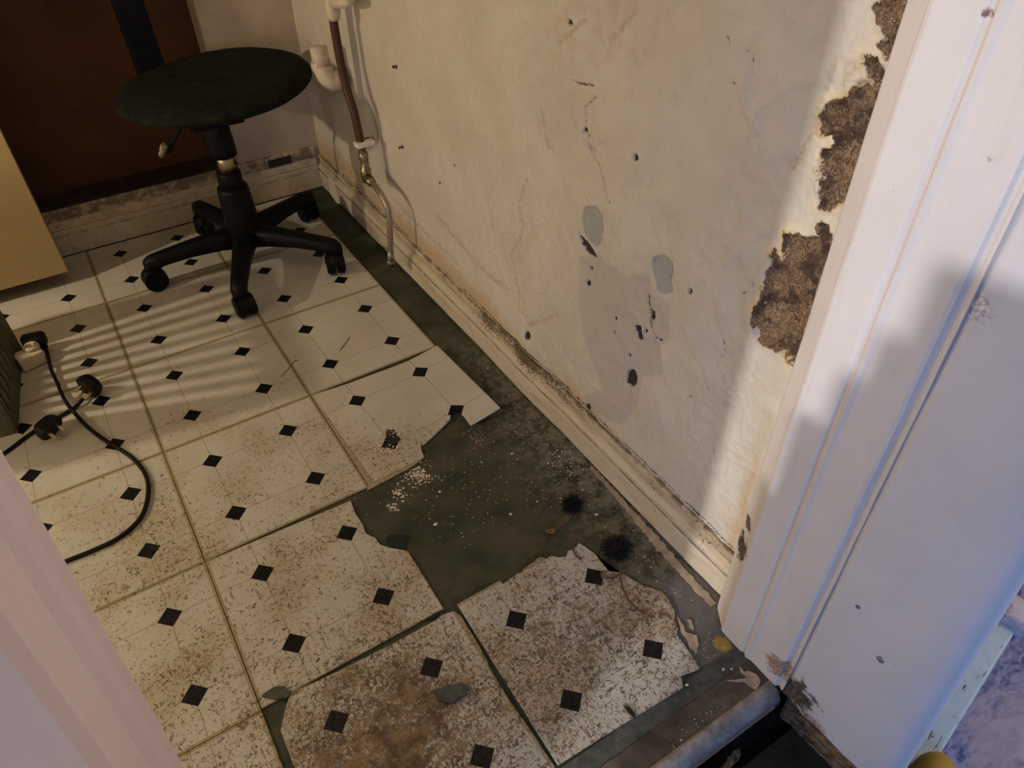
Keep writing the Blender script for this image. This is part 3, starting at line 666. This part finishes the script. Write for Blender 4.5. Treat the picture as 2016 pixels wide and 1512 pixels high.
def seat():
    bm = bmesh.new(); N = 56; rings = []
    for r, z in ((.02, .416), (.12, .417), (.185, .424), (.214, .433), (.2245, .441), (.226, .447), (.219, .455), (.197, .463), (.165, .468), (.10, .467), (.03, .465)):
        row = []
        for k in range(N):
            a = 2 * math.pi * k / N; rr = r * (1 + .012 * math.cos(3 * a) + .01 * math.cos(2 * a + .6))
            row.append(bm.verts.new((rr * math.cos(a), rr * math.sin(a), z + .003 * math.sin(2 * a) + (RNG.random() - .5) * .0016)))
        rings.append(row)
    for a, b in zip(rings[:-1], rings[1:]):
        for k in range(N): bm.faces.new((a[k], a[(k + 1) % N], b[(k + 1) % N], b[k]))
    bm.faces.new(rings[0][::-1]); bm.faces.new(rings[-1]); return me_bm(bm)
seat_o = link('seat', seat(), 'fabric', chair, loc=(SCN.x, SCN.y, -.004), rot=(.02, 0, 0), smooth=True)
seat_o.rotation_euler = (0, 0, 0); seat_o.matrix_basis = Matrix.Translation((SCN.x, SCN.y, .44)) @ Matrix.Rotation(-.055, 4, 'Y') @ Matrix.Translation((0, 0, -.444))
box('seat_plate', (-.06, -.05, .385), (.06, .09, .412), 'black', chair, .004)
bar0 = Vector((.305, .235, 0)) - CH
bs = bmesh.new()
path = spline([(.02, .03, .388), (bar0.x * .6, bar0.y * .7, .386), (bar0.x, bar0.y - .005, .395), (bar0.x, bar0.y + .012, .45), (bar0.x - .003, bar0.y + .016, .58), (bar0.x - .006, bar0.y + .014, .74), (bar0.x - .008, bar0.y + .010, .82)], 10)
for i, p in enumerate(path):
    w = .034 + (.0022 if i % 2 else 0)
    t = (path[min(i + 1, len(path) - 1)] - path[max(i - 1, 0)]).normalized(); s = Vector((.98, .18, 0)); n = s.cross(t).normalized(); 
    ring = [bs.verts.new(p + s * w * c + n * .009 * d) for c, d in ((-1, -.5), (-.8, -1), (.8, -1), (1, -.5), (1, .5), (.8, 1), (-.8, 1), (-1, .5))]
    if i:
        for k in range(8): bs.faces.new((prev_[k], prev_[(k + 1) % 8], ring[(k + 1) % 8], ring[k]))
    else: bs.faces.new(ring[::-1])
    prev_ = ring
bs.faces.new(prev_)
link('back_support', me_bm(bs), 'navy', chair)
bb = box_bm((-.19, -.028, -.14), (.19, .022, .14), .022, 3)
for v in bb.verts: v.co.y += .6 * v.co.x ** 2
link('backrest', me_bm(bb), 'fabric', chair, loc=(bar0.x - .008, bar0.y + .02, .86), rot=(0, 0, .18), smooth=True)
lv = [wy(358, 245, .10) - CH, wy(350, 262, .10) - CH, wy(338, 285, .095) - CH, wy(331, 302, .09) - CH]
lev = tube('height_lever', [Vector((.05, .05, .395))] + lv, .0045, 'black', chair, 8)
pd = bmesh.new(); c_ = wy(321, 296, .09) - CH
bmesh.ops.create_uvsphere(pd, u_segments=12, v_segments=8, radius=.014)
for v in pd.verts: v.co = Vector((v.co.x * .7, v.co.y * .45, v.co.z * 1.35)) + Vector((RNG.uniform(-.002, .002), 0, RNG.uniform(-.002, .002)))
bmesh.ops.transform(pd, matrix=Matrix.Translation(c_) @ Matrix.Rotation(.45, 4, 'Y'), verts=pd.verts)
o_ = link('lever_paddle', me_bm(pd), 'chrome', lev); o_['label'] = 'shiny crumpled tip'

# ---- cream cupboard at the left, raised on short feet
cab = thing('cupboard', 'cream melamine cupboard standing at the left by the brown panel', 'cupboard', (-.053, .132, 0))
box('door_panel', (-.60, 0, .040), (0, .018, .92), 'cream', cab, .0012)
box('carcass', (-.60, .020, .050), (-.006, .155, .91), 'creamedge', cab)
for fx in (-.56, -.32):
    for fy in (.045, .13): lathe('foot', [(.016, 0), (.018, .004), (.013, .02), (.013, .052)], 'black', cab, 14, loc=(fx, fy, 0))
# ---- slotted crate at the left edge
fa_, fb_ = Vector((-.198, -.088, 0)), Vector((-.236, -.392, 0)); ang = math.atan2(fa_.y - fb_.y, fa_.x - fb_.x) - math.pi / 2
cr = thing('plastic_crate', 'grey-green slotted plastic crate at the left edge behind the plugs', 'crate', fb_, ang)
L = (fa_ - fb_).length; Wd = .30; H = .385
bm = bmesh.new()
def slat_side(bm, x0, x1, ax):
    # solid foot and rim, upright bars between them
    n = 9
    def B(u0, u1, z0, z1):
        if ax == 'y': box_bm((x0, u0, z0), (x1, u1, z1), .0012, 1, bm)
        else: box_bm((u0, x0, z0), (u1, x1, z1), .0012, 1, bm)
    return B, n
B, n = slat_side(bm, -.004, 0, 'y'); bm.free()
box('rail', (-.004, 0, 0), (0, L, .040), 'crate', cr, .001); box('rail', (-.004, 0, .342), (0, L, H), 'crate', cr, .001)
pitch = (L - .016) / n
for k in range(n + 1):
    u = k * pitch; box('bar', (-.004, u, .038), (0, u + .016, .344), 'crate', cr)
for nm, lo, hi in (('side_wall', (-Wd, 0, 0), (-.0045, .004, H)), ('side_wall', (-Wd, L - .004, 0), (-.0045, L, H)), ('base', (-Wd, .0045, .002), (-.0045, L - .0045, .006))):
    box(nm, lo, hi, 'crate', cr, .001)
n2 = 9
box('rail', (-Wd - .004, 0, 0), (-Wd, L, .03), 'crate', cr, .001); box('rail', (-Wd - .004, 0, .342), (-Wd, L, H), 'crate', cr, .001)
for k in (0, n2): box('bar', (-Wd - .004, k * (L - .012) / n2, .028), (-Wd, k * (L - .012) / n2 + .012, .344), 'crate', cr)

# ---- plugs and flexes
def plug_body(parent, name='body'):
    o = [(-.025, -.016), (-.025, .004), (-.018, .017), (-.006, .025), (.006, .025), (.018, .017), (.025, .004), (.025, -.016), (.018, -.022), (-.018, -.022)]
    bm = bmesh.new(); lv = [(1., 0.), (1., .010), (.93, .018), (.74, .026), (.5, .029)]; rings = [[bm.verts.new((x * s, y * s, z)) for x, y in o] for s, z in lv]
    for a, b in zip(rings[:-1], rings[1:]):
        for k in range(len(o)): bm.faces.new((a[k], a[(k + 1) % len(o)], b[(k + 1) % len(o)], b[k]))
    bm.faces.new(rings[0][::-1]); bm.faces.new(rings[-1]); bmesh.ops.bevel(bm, geom=bm.edges[:], offset=.0012, segments=1, affect='EDGES')
    return link(name, me_bm(bm), 'cable', parent)
def add_pins(parent):
    for x, y, w, h in ((-.011, -.006, .0031, .0020), (.011, -.006, .0031, .0020), (0, .0135, .0020, .0040)):
        box('pin', (x - w, y - h, -.018), (x + w, y + h, .001), 'pin', parent, .0005)
# plug lying with pins towards the crate
pc = fl(176, 772, .018)
pl = thing('power_plug', 'black three-pin plug on its side on the tiles, pins towards the crate', 'plug', (0, 0, 0))
bd = plug_body(pl); add_pins(bd)
bd.matrix_world = Matrix.Translation((pc.x - .004, pc.y, .0265)) @ Matrix.Rotation(math.radians(-150), 4, 'Z') @ Matrix.Rotation(math.radians(-82), 4, 'Y') @ Matrix.Rotation(math.radians(20), 4, 'Z')
fx = [fl(163, 785, .012), fl(150, 800, .006), fl(130, 813, .0045), fl(95, 832, .0045), fl(55, 858, .0045), fl(15, 888, .004), fl(-60, 940, .004)]
tube('flex', spline(fx), .0040, 'cable', pl)
# plug lying face down nearer the casing
pc = fl(104, 856, .012)
p3 = thing('power_plug', 'black plug lying face down beside the crossing flexes, bright pins showing', 'plug')
bd = plug_body(p3); add_pins(bd)
bd.matrix_world = Matrix.Translation((pc.x + .004, pc.y - .004, .0245)) @ Matrix.Rotation(math.radians(35), 4, 'Z') @ Matrix.Rotation(math.radians(-62), 4, 'X')
# cream adaptor with a black plug pushed into it; its flex loops across the tiles
ad = thing('plug_adaptor', 'cream plug adaptor on the floor against the crate corner', 'adaptor')
ac = fl(66, 705, .015)
body = box_bm((-.032, -.020, -.017), (.022, .020, .017), .005, 3); bmesh.ops.transform(body, matrix=Matrix.Translation((ac.x, ac.y, .0185)) @ Matrix.Rotation(.25, 4, 'Z'), verts=body.verts)
b_ = link('shell', me_bm(body), 'upvc', ad, smooth=False)
lathe('boss', [(.0155, 0), (.0165, .010), (.014, .014), (.009, .014), (.008, .008)], 'upvc', b_, 18, loc=(ac.x + .006, ac.y + .006, .032))
p4 = thing('power_plug', 'black plug behind the cream adaptor with a flex looping over the tiles', 'plug')
bd = plug_body(p4); pc = fl(78, 678, .03)
bd.matrix_world = Matrix.Translation((ac.x + .014, ac.y + .050, .026)) @ Matrix.Rotation(math.radians(170), 4, 'Z') @ Matrix.Rotation(math.radians(-80), 4, 'X')
fx = [Vector((ac.x + .030, ac.y + .030, .020)), fl(99, 722, .013), fl(112, 752, .010), fl(126, 784, .012), fl(141, 806, .0135), fl(170, 838, .006), fl(200, 862, .004), fl(235, 884, .004), fl(262, 903, .004), fl(284, 930, .004), fl(292, 960, .004), fl(286, 1000, .004), fl(268, 1030, .004), fl(232, 1060, .004), fl(185, 1083, .004), fl(140, 1101, .004), fl(90, 1120, .004)]
tube('flex', spline(fx), .0040, 'cable', p4)

# ---- water pipe, valve and hose
XP = XW - .055
wp = thing('water_pipe', 'brown copper pipe with isolating valve and braided hose on the wall', 'pipe', wx(712, 285, XP))
o0 = wp.location.copy()
L_ = lambda *ps: [wx(px, py, X) - o0 for px, py, X in ps]
tube('copper_tube', spline(L_((655, 32, XP), (662, 75, XP), (672, 130, XP), (684, 180, XP), (698, 225, XP), (711, 287, XP))), .0098, 'copper', wp, 14)
ft = tube('push_fit_socket', L_((650, -30, XP), (653, 8, XP), (656, 26, XP), (657, 34, XP), (658, 40, XP)), [.0150, .0150, .0165, .0140, .0115], 'upvc', wp, 16)
tube('side_branch', L_((652, 5, XP), (672, 5, XP + .004), (690, 2, XP + .012)), [.012, .012, .010], 'upvc', ft, 14)
pc = L_((712, 284, XP))[0]
clip = box('clip', (pc.x - .016, pc.y - .013, pc.z - .005), (pc.x + .03, pc.y + .012, pc.z + .006), 'clipw', wp, .002)
lathe('wall_plug', [(.007, 0), (.008, .012), (.004, .014)], 'black', clip, 12, loc=L_((729, 275, XW - .01))[0], rot=(0, -math.pi / 2, 0))
v = L_((712, 290, XP), (714, 300, XP), (714.5, 301, XP), (716, 312, XP), (717, 314, XP), (719, 330, XP), (719.5, 332, XP), (721, 345, XP), (723, 358, XP))
tube('valve_body', v, [.0085, .0085, .0118, .0118, .0098, .0098, .0128, .0128, .011], 'brass', wp, 12)
tube('angle_nut', L_((720, 346, XP), (727, 354, XP - .003), (734, 362, XP - .004)), [.0125, .0125, .010], 'brass', wp, 6)
hp = L_((728, 354, XP), (738, 366, XP - .004), (750, 383, XP - .006), (760, 402, XP - .006), (766, 425, XP - .006), (768, 460, XP - .008), (769, 500, XP - .010))
hs = tube('braided_hose', spline(hp), .0072, 'steel', wp, 12)
tube('ferrule', L_((769, 496, XP - .010), (769.3, 505, XP - .010), (769.6, 512, XP - .010)), [.0082, .0082, .0075], 'steel', hs, 14)
tube('union_nut', L_((769.6, 512, XP - .010), (770, 521, XP - .010)), [.0115, .0115], 'brass', hs, 6)
# ---- waste pipe stub
XE = XW - .075
we = thing('waste_pipe', 'yellowed white plastic waste pipe elbow stub behind the seat edge', 'pipe', wx(640, 150, XE)); o0 = we.location.copy()
tube('elbow', spline(L_((636, 132, XE), (640, 148, XE), (652, 160, XE + .010), (668, 157, XE + .034), (678, 153, XE + .080)), 6), .0215, 'upvc', we, 18)
tube('socket', L_((630, 128, XE), (638, 136, XE)), .0235, 'upvc', we, 18)
tube('open_end', L_((626, 92, XE), (634, 130, XE)), .0205, 'upvc', we, 18)
# ---- screws left in the wall
for (a, b), lb in (((778, 131), 'rusty screw in the wall, the upper of two beside the pipe'), ((790, 290), 'rusty screw in the wall, the lower of two beside the pipe')):
    p = wx(a, b, XW - .006); o = thing('wall_screw', lb, 'screw', p)
    tube('shank', [(-.005, 0, 0), (.012, 0, 0)], .0016, 'screw', o, 8); lathe('head', [(.0035, 0), (.0035, .0015), (.001, .0025)], 'screw', o, 10, rot=(0, -math.pi / 2, 0), loc=(-.004, 0, 0))

# ---- dried weeds on the bare floor
def weed(name, label, c, r, blades, stem, leafp):
    o = thing(name, label, 'weed', (c.x, c.y, SUBZ))
    bm = bmesh.new()
    sec = RNG.uniform(.45, 1.2, 9)
    for k in range(blades):
        a = RNG.uniform(0, 2 * math.pi); l = r * RNG.uniform(.4, 1.0) * np.interp(a / 6.2832 * 9, range(10), list(sec) + [sec[0]]); h = RNG.uniform(.001, .010); w = RNG.uniform(.0006, .0014)
        d = Vector((math.cos(a), math.sin(a), 0)); s = Vector((-d.y, d.x, 0)); st = Vector((RNG.uniform(-.3, .3) * r, RNG.uniform(-.3, .3) * r, .001))
        pts = [st, st + d * l * .5 + Vector((0, 0, h)) + s * RNG.uniform(-.003, .003), st + d * l + Vector((0, 0, h * RNG.uniform(.1, .9))) + s * RNG.uniform(-.006, .006)]
        vs = [(bm.verts.new(p - s * w * f), bm.verts.new(p + s * w * f), bm.verts.new(p + Vector((0, 0, w * f)))) for p, f in zip(pts, (1, .9, .15))]
        for p_, q_ in zip(vs[:-1], vs[1:]):
            for i in range(3): bm.faces.new((p_[i], p_[(i + 1) % 3], q_[(i + 1) % 3], q_[i]))
    t_ = link('tuft', me_bm(bm), 'weed', o); t_['kind'] = 'stuff'
    for st in stem: tube('stem', [p - o.location for p in spline(st, 6)], [.0014] * (len(spline(st, 6))), 'stem', o, 6)
    for p, sz, rz in leafp:
        b = bmesh.new(); bmesh.ops.create_grid(b, x_segments=5, y_segments=4, size=1)
        for v in b.verts:
            x, y = v.co.x, v.co.y; v.co = Vector((x * sz, y * sz * .6 * (1 - .55 * max(0, x) - .15 * abs(x)), sz * .5 * y * y + sz * .25 * x * x))
        bmesh.ops.solidify(b, geom=b.faces[:], thickness=.0006)
        link('leaf', me_bm(b), 'leaf', o, loc=p - o.location + Vector((0, 0, .001)), rot=(0, 0, rz), smooth=True)
    return o
weed('dried_weed', 'dark withered tuft on the bare green floor, the one nearer the wall middle', fl(1126, 994), .026, 420, [[fl(1130, 1005, .003), fl(1120, 1025, .002), fl(1100, 1040, .002), fl(1090, 1046, .003)]], [(fl(1084, 1049, .001), .0085, 2.6)])
weed('dried_weed', 'bushier dark withered tuft with a long stem lying over the broken tile', fl(1215, 1082), .031, 620,
     [[fl(1220, 1120, .005), fl(1224, 1150, .003), fl(1236, 1180, .002), fl(1256, 1200, .002), fl(1270, 1206, .002)], [fl(1222, 1125, .005), fl(1210, 1136, .003), fl(1192, 1138, .003)], [fl(1136, 1060, .003), fl(1129, 1075, .003), fl(1132, 1092, .003), fl(1143, 1100, .003)]],
     [(fl(1187, 1133, .003), .0075, 1.0), (fl(1271, 1207, .002), .0055, .3)])
# ---- loose flakes
def flake(name, label, cat, pix, mat, z0, h, group=None, jag=.0012):
    pts = [fl(*p) for p in pix]; c = sum(pts, Vector()) / len(pts); rg = ragged([(p.x - c.x, p.y - c.y) for p in pts], .004, jag)
    bm = prism_bm(rg, 0, h); 
    for v in bm.verts: v.co.z += 4. * (v.co.x ** 2) + .0006 * RNG.random()
    return tag(link(name, me_bm(bm), mat, loc=(c.x, c.y, z0)), label, cat, group)
flake('lino_flake', 'grey-green flake lying on the dirtiest tile by a diamond', 'flake', [(852, 1366), (880, 1352), (905, 1349), (922, 1354), (920, 1368), (890, 1388), (866, 1386)], 'flake', .0016, .004)
flake('lino_flake', 'dark folded chip at the broken tile corner near the front', 'flake', [(517, 1374), (540, 1355), (560, 1353), (573, 1364), (570, 1374), (548, 1378)], 'flake', .0008, .0035)
flake('lino_flake', 'flat black square chip on bare floor against the torn tile', 'flake', [(759, 1064), (766, 1052), (800, 1052), (797, 1080), (768, 1076)], 'flaked', SUBZ, .002)
flake('lino_flake', 'small brown curl on the edge of the torn tile near the bare floor', 'flake', [(838, 1226), (852, 1212), (866, 1206), (868, 1212), (850, 1222)], 'flaked', .0012, .0025)
flake('lino_flake', 'tiny dark wedge stuck on the broken tile front edge', 'flake', [(1226, 1390), (1240, 1394), (1250, 1408), (1252, 1418), (1238, 1406)], 'flaked', .0014, .002)
flake('backing_scrap', 'curled tan scrap of backing paper beside the broken tile', 'scrap', [(1333, 1214), (1342, 1226), (1350, 1244), (1372, 1250), (1376, 1270), (1372, 1284), (1360, 1276), (1352, 1258), (1340, 1240)], 'tan', SUBZ, .0022)
flake('backing_scrap', 'narrow pale sliver of paper near the casing foot', 'scrap', [(1353, 1219), (1359, 1219), (1366, 1232), (1365, 1239), (1358, 1232)], 'tan', SUBZ, .002)
flake('backing_scrap', 'splayed tan scrap stuck on the threshold corner', 'scrap', [(1455, 1313), (1463, 1324), (1474, 1322), (1492, 1334), (1496, 1346), (1488, 1360), (1474, 1352), (1468, 1346), (1428, 1343), (1455, 1338), (1470, 1336), (1460, 1328)], 'tan', .0008, .0015)
flake('rotten_splinter', 'orange-brown rotten splinter below the metal nosing', 'splinter', [(1424, 1494), (1432, 1474), (1462, 1438), (1474, 1432), (1478, 1446), (1452, 1474), (1440, 1490), (1422, 1506)], 'rot', HZ + .001, .012)
flake('rotten_splinter', 'brown lump of rotten wood at the bottom edge below the nosing', 'splinter', [(1360, 1520), (1380, 1498), (1405, 1490), (1418, 1500), (1415, 1530), (1370, 1540)], 'rot', HZ + .001, .010)
# torn pale edge of old covering along the skirting foot
rg = ragged([fl(*p)[:2] for p in [(1152, 905), (1175, 935), (1205, 968), (1240, 1012), (1290, 1075), (1340, 1130), (1372, 1165), (1400, 1192), (1412, 1186), (1360, 1130), (1290, 1050), (1230, 985), (1180, 930)]], .005, .002)
link('torn_edge', me_bm(prism_bm(rg, SUBZ, SUBZ + .0015)), 'tan', floor)
# blackened break in the curling tile
rg = ragged([fl(*p)[:2] for p in [(761, 848), (776, 846), (781, 858), (789, 866), (776, 876), (770, 884), (756, 886), (764, 870), (760, 858)]], .003, .0008)
tag(link('tile_hole_char', me_bm(prism_bm(rg, .0012, .0022)), 'flaked'), 'black broken patch ringed with crumbs on the curling tile', 'patch')
# crumbs of plaster: uncountable
def crumbs():
    bm = bmesh.new()
    def one(p, s):
        k = RNG.integers(5, 8); a0 = RNG.random() * 6; vs = []; h = s * RNG.uniform(.35, .8)
        lo = [bm.verts.new((p.x + s * RNG.uniform(.6, 1.2) * math.cos(a0 + 6.283 * i / k) * 1.2, p.y + s * RNG.uniform(.5, 1.1) * math.sin(a0 + 6.283 * i / k), p.z)) for i in range(k)]
        t = bm.verts.new((p.x, p.y, p.z + h))
        for i in range(k): bm.faces.new((lo[i], lo[(i + 1) % k], t))
    def cl(px, py, sx, sy, n, s0, s1, z=SUBZ, sl=0.):
        for _ in range(n):
            u, v = RNG.normal(), RNG.normal(); one(fl(px + sx * u + sl * v, py + sy * v, z), math.exp(RNG.uniform(math.log(s0), math.log(s1))))
    cl(818, 935, 13, 9, 150, .0007, .0024); cl(838, 942, 9, 7, 40, .0007, .002); cl(787, 972, 6, 7, 45, .001, .003); cl(773, 998, 5, 5, 26, .001, .0026)
    cl(900, 960, 90, 45, 130, .0005, .0016); cl(1060, 850, 60, 60, 260, .0004, .0013, SUBZ, 40); cl(1115, 900, 22, 28, 120, .0005, .0019, SUBZ, 12)
    cl(940, 860, 16, 22, 70, .0005, .0014); cl(1330, 1180, 30, 26, 26, .0004, .0014); cl(1380, 1290, 22, 24, 110, .0003, .0012, SUBZ, -14)
    cl(770, 850, 12, 5, 55, .0007, .0024, .002); cl(766, 884, 13, 5, 60, .0007, .0026, .002); cl(760, 870, 40, 34, 70, .0006, .0017, .0015)
    cl(1040, 980, 70, 50, 60, .0006, .0016); cl(1270, 1110, 40, 40, 30, .0006, .0016); cl(1360, 1440, 18, 22, 30, .0005, .0014, .001, -16)
    for p, s in (((1005, 1012), .0038), ((858, 1032), .004), ((1175, 1013), .0033), ((960, 725), .0026), ((1008, 893), .0034), ((866, 968), .003), ((1424, 1318), .003), ((1440, 1317), .0025), ((1372, 1448), .0035), ((1352, 1348), .0028)): one(fl(*p, SUBZ if p[1] < 1300 else .0006), s)
    o = link('plaster_crumbs', me_bm(bm), 'crumb'); o['kind'] = 'stuff'; o['label'] = 'scattered white plaster crumbs over the bare floor'; o['category'] = 'debris'
crumbs()
for lb, ps in (('thin dark straw lying on the clean tile, bent', [(553, 742), (566, 728), (580, 710), (588, 709)]), ('thin dark straw on the clean tile nearer the wall', [(669, 690), (680, 675), (688, 664)])):
    tag(tube('straw', [fl(*p, .0016) for p in ps], .0007, 'stem', None, 5), lb, 'straw')

# ---- next room: painted batten and joint, mustard cloth at the very edge
a_, b_ = fl(1994, 1208, HZ + .018), fl(1812, 1498, HZ + .018); d_ = (b_ - a_); bt = thing('painted_rail', 'pale blue chipped wooden rail lying on blue floor past the wall end', 'rail', (a_.x, a_.y, HZ - .002), math.atan2(d_.y, d_.x))
box('rail', (.0, -.016, 0), (d_.length + .015, .016, .020), 'batten', bt, .004)
jb = bmesh.new(); bmesh.ops.create_cube(jb, size=1); bmesh.ops.subdivide_edges(jb, edges=jb.edges[:], cuts=3, use_grid_fill=True)
for v in jb.verts:
    v.co = Vector((v.co.x * .06, v.co.y * .050, v.co.z * .032)) * (1 - .12 * v.co.length) + Vector((RNG.uniform(-.002, .002), RNG.uniform(-.002, .002), .0165))
j_ = link('joint_block', me_bm(jb), plain('white_chipped_paint', (.62, .56, .62), .6, 0, .1, 50, .2, ((.05, .05, .09), .95)), bt, loc=(.0, .004, .004), smooth=True); j_['label'] = 'white painted joint with dark chips'
box('cross_rail', (-.038, -.30, 0), (-.012, -.018, .020), 'batten', bt, .004)
yc = bmesh.new(); bmesh.ops.create_uvsphere(yc, u_segments=20, v_segments=14, radius=1)
p = fl(1826, 1556, HZ)
for v in yc.verts: v.co = Vector((v.co.x * .060, v.co.y * .034, max(0, v.co.z * .050)))
tag(link('mustard_cloth', me_bm(yc), 'yellow', loc=(p.x, p.y, HZ), rot=(0, 0, .3), smooth=True), 'rounded mustard yellow cloth at the bottom edge below the rail', 'cloth')

# ---- added carton stack, out of frame, shaped to cast the casing's stepped shadow
ca, sa = math.cos(SUN_A), math.sin(SUN_A)
DX = .86; dyy = -DX * .36; dzz = SUN_T * DX / ca
zb = HZ
for k, (ye, zt) in enumerate(((-1.466, .335), (-1.489, .480), (-1.521, .560), (-1.545, .628), (-1.568, .718))):
    h = zt + dzz - zb; o = thing('shade_carton', f'added shade-casting carton in an unseen stack, {("lowest and widest", "second from the floor", "third from the floor", "second from the top", "topmost")[k]}', 'box', (.65 - DX, ye + dyy, zb), SUN_A, 'added unseen shade-casting cartons')
    wd = .46 - .03 * k if k != 2 else .118
    box('carton', (-.34 + .02 * k, -wd, 0), (0, 0, h - .0002), 'card', o, .002); box('tape', (-.34 + .02 * k, -wd / 2 - .02, h - .0002), (0, -wd / 2 + .02, h), 'tape', o)
    if k == 2:
        o2 = thing('shade_carton', 'added shade-casting carton in an unseen stack, third from the floor and farther from the casing', 'box', (.65 - DX - .185 * -sa, ye + dyy - .185 * ca, zb), SUN_A, 'added unseen shade-casting cartons')
        box('carton', (-.30, -.22, 0), (0, 0, h - .0002), 'card', o2, .002); box('tape', (-.30, -.13, h - .0002), (0, -.09, h), 'tape', o2)
    zb += h
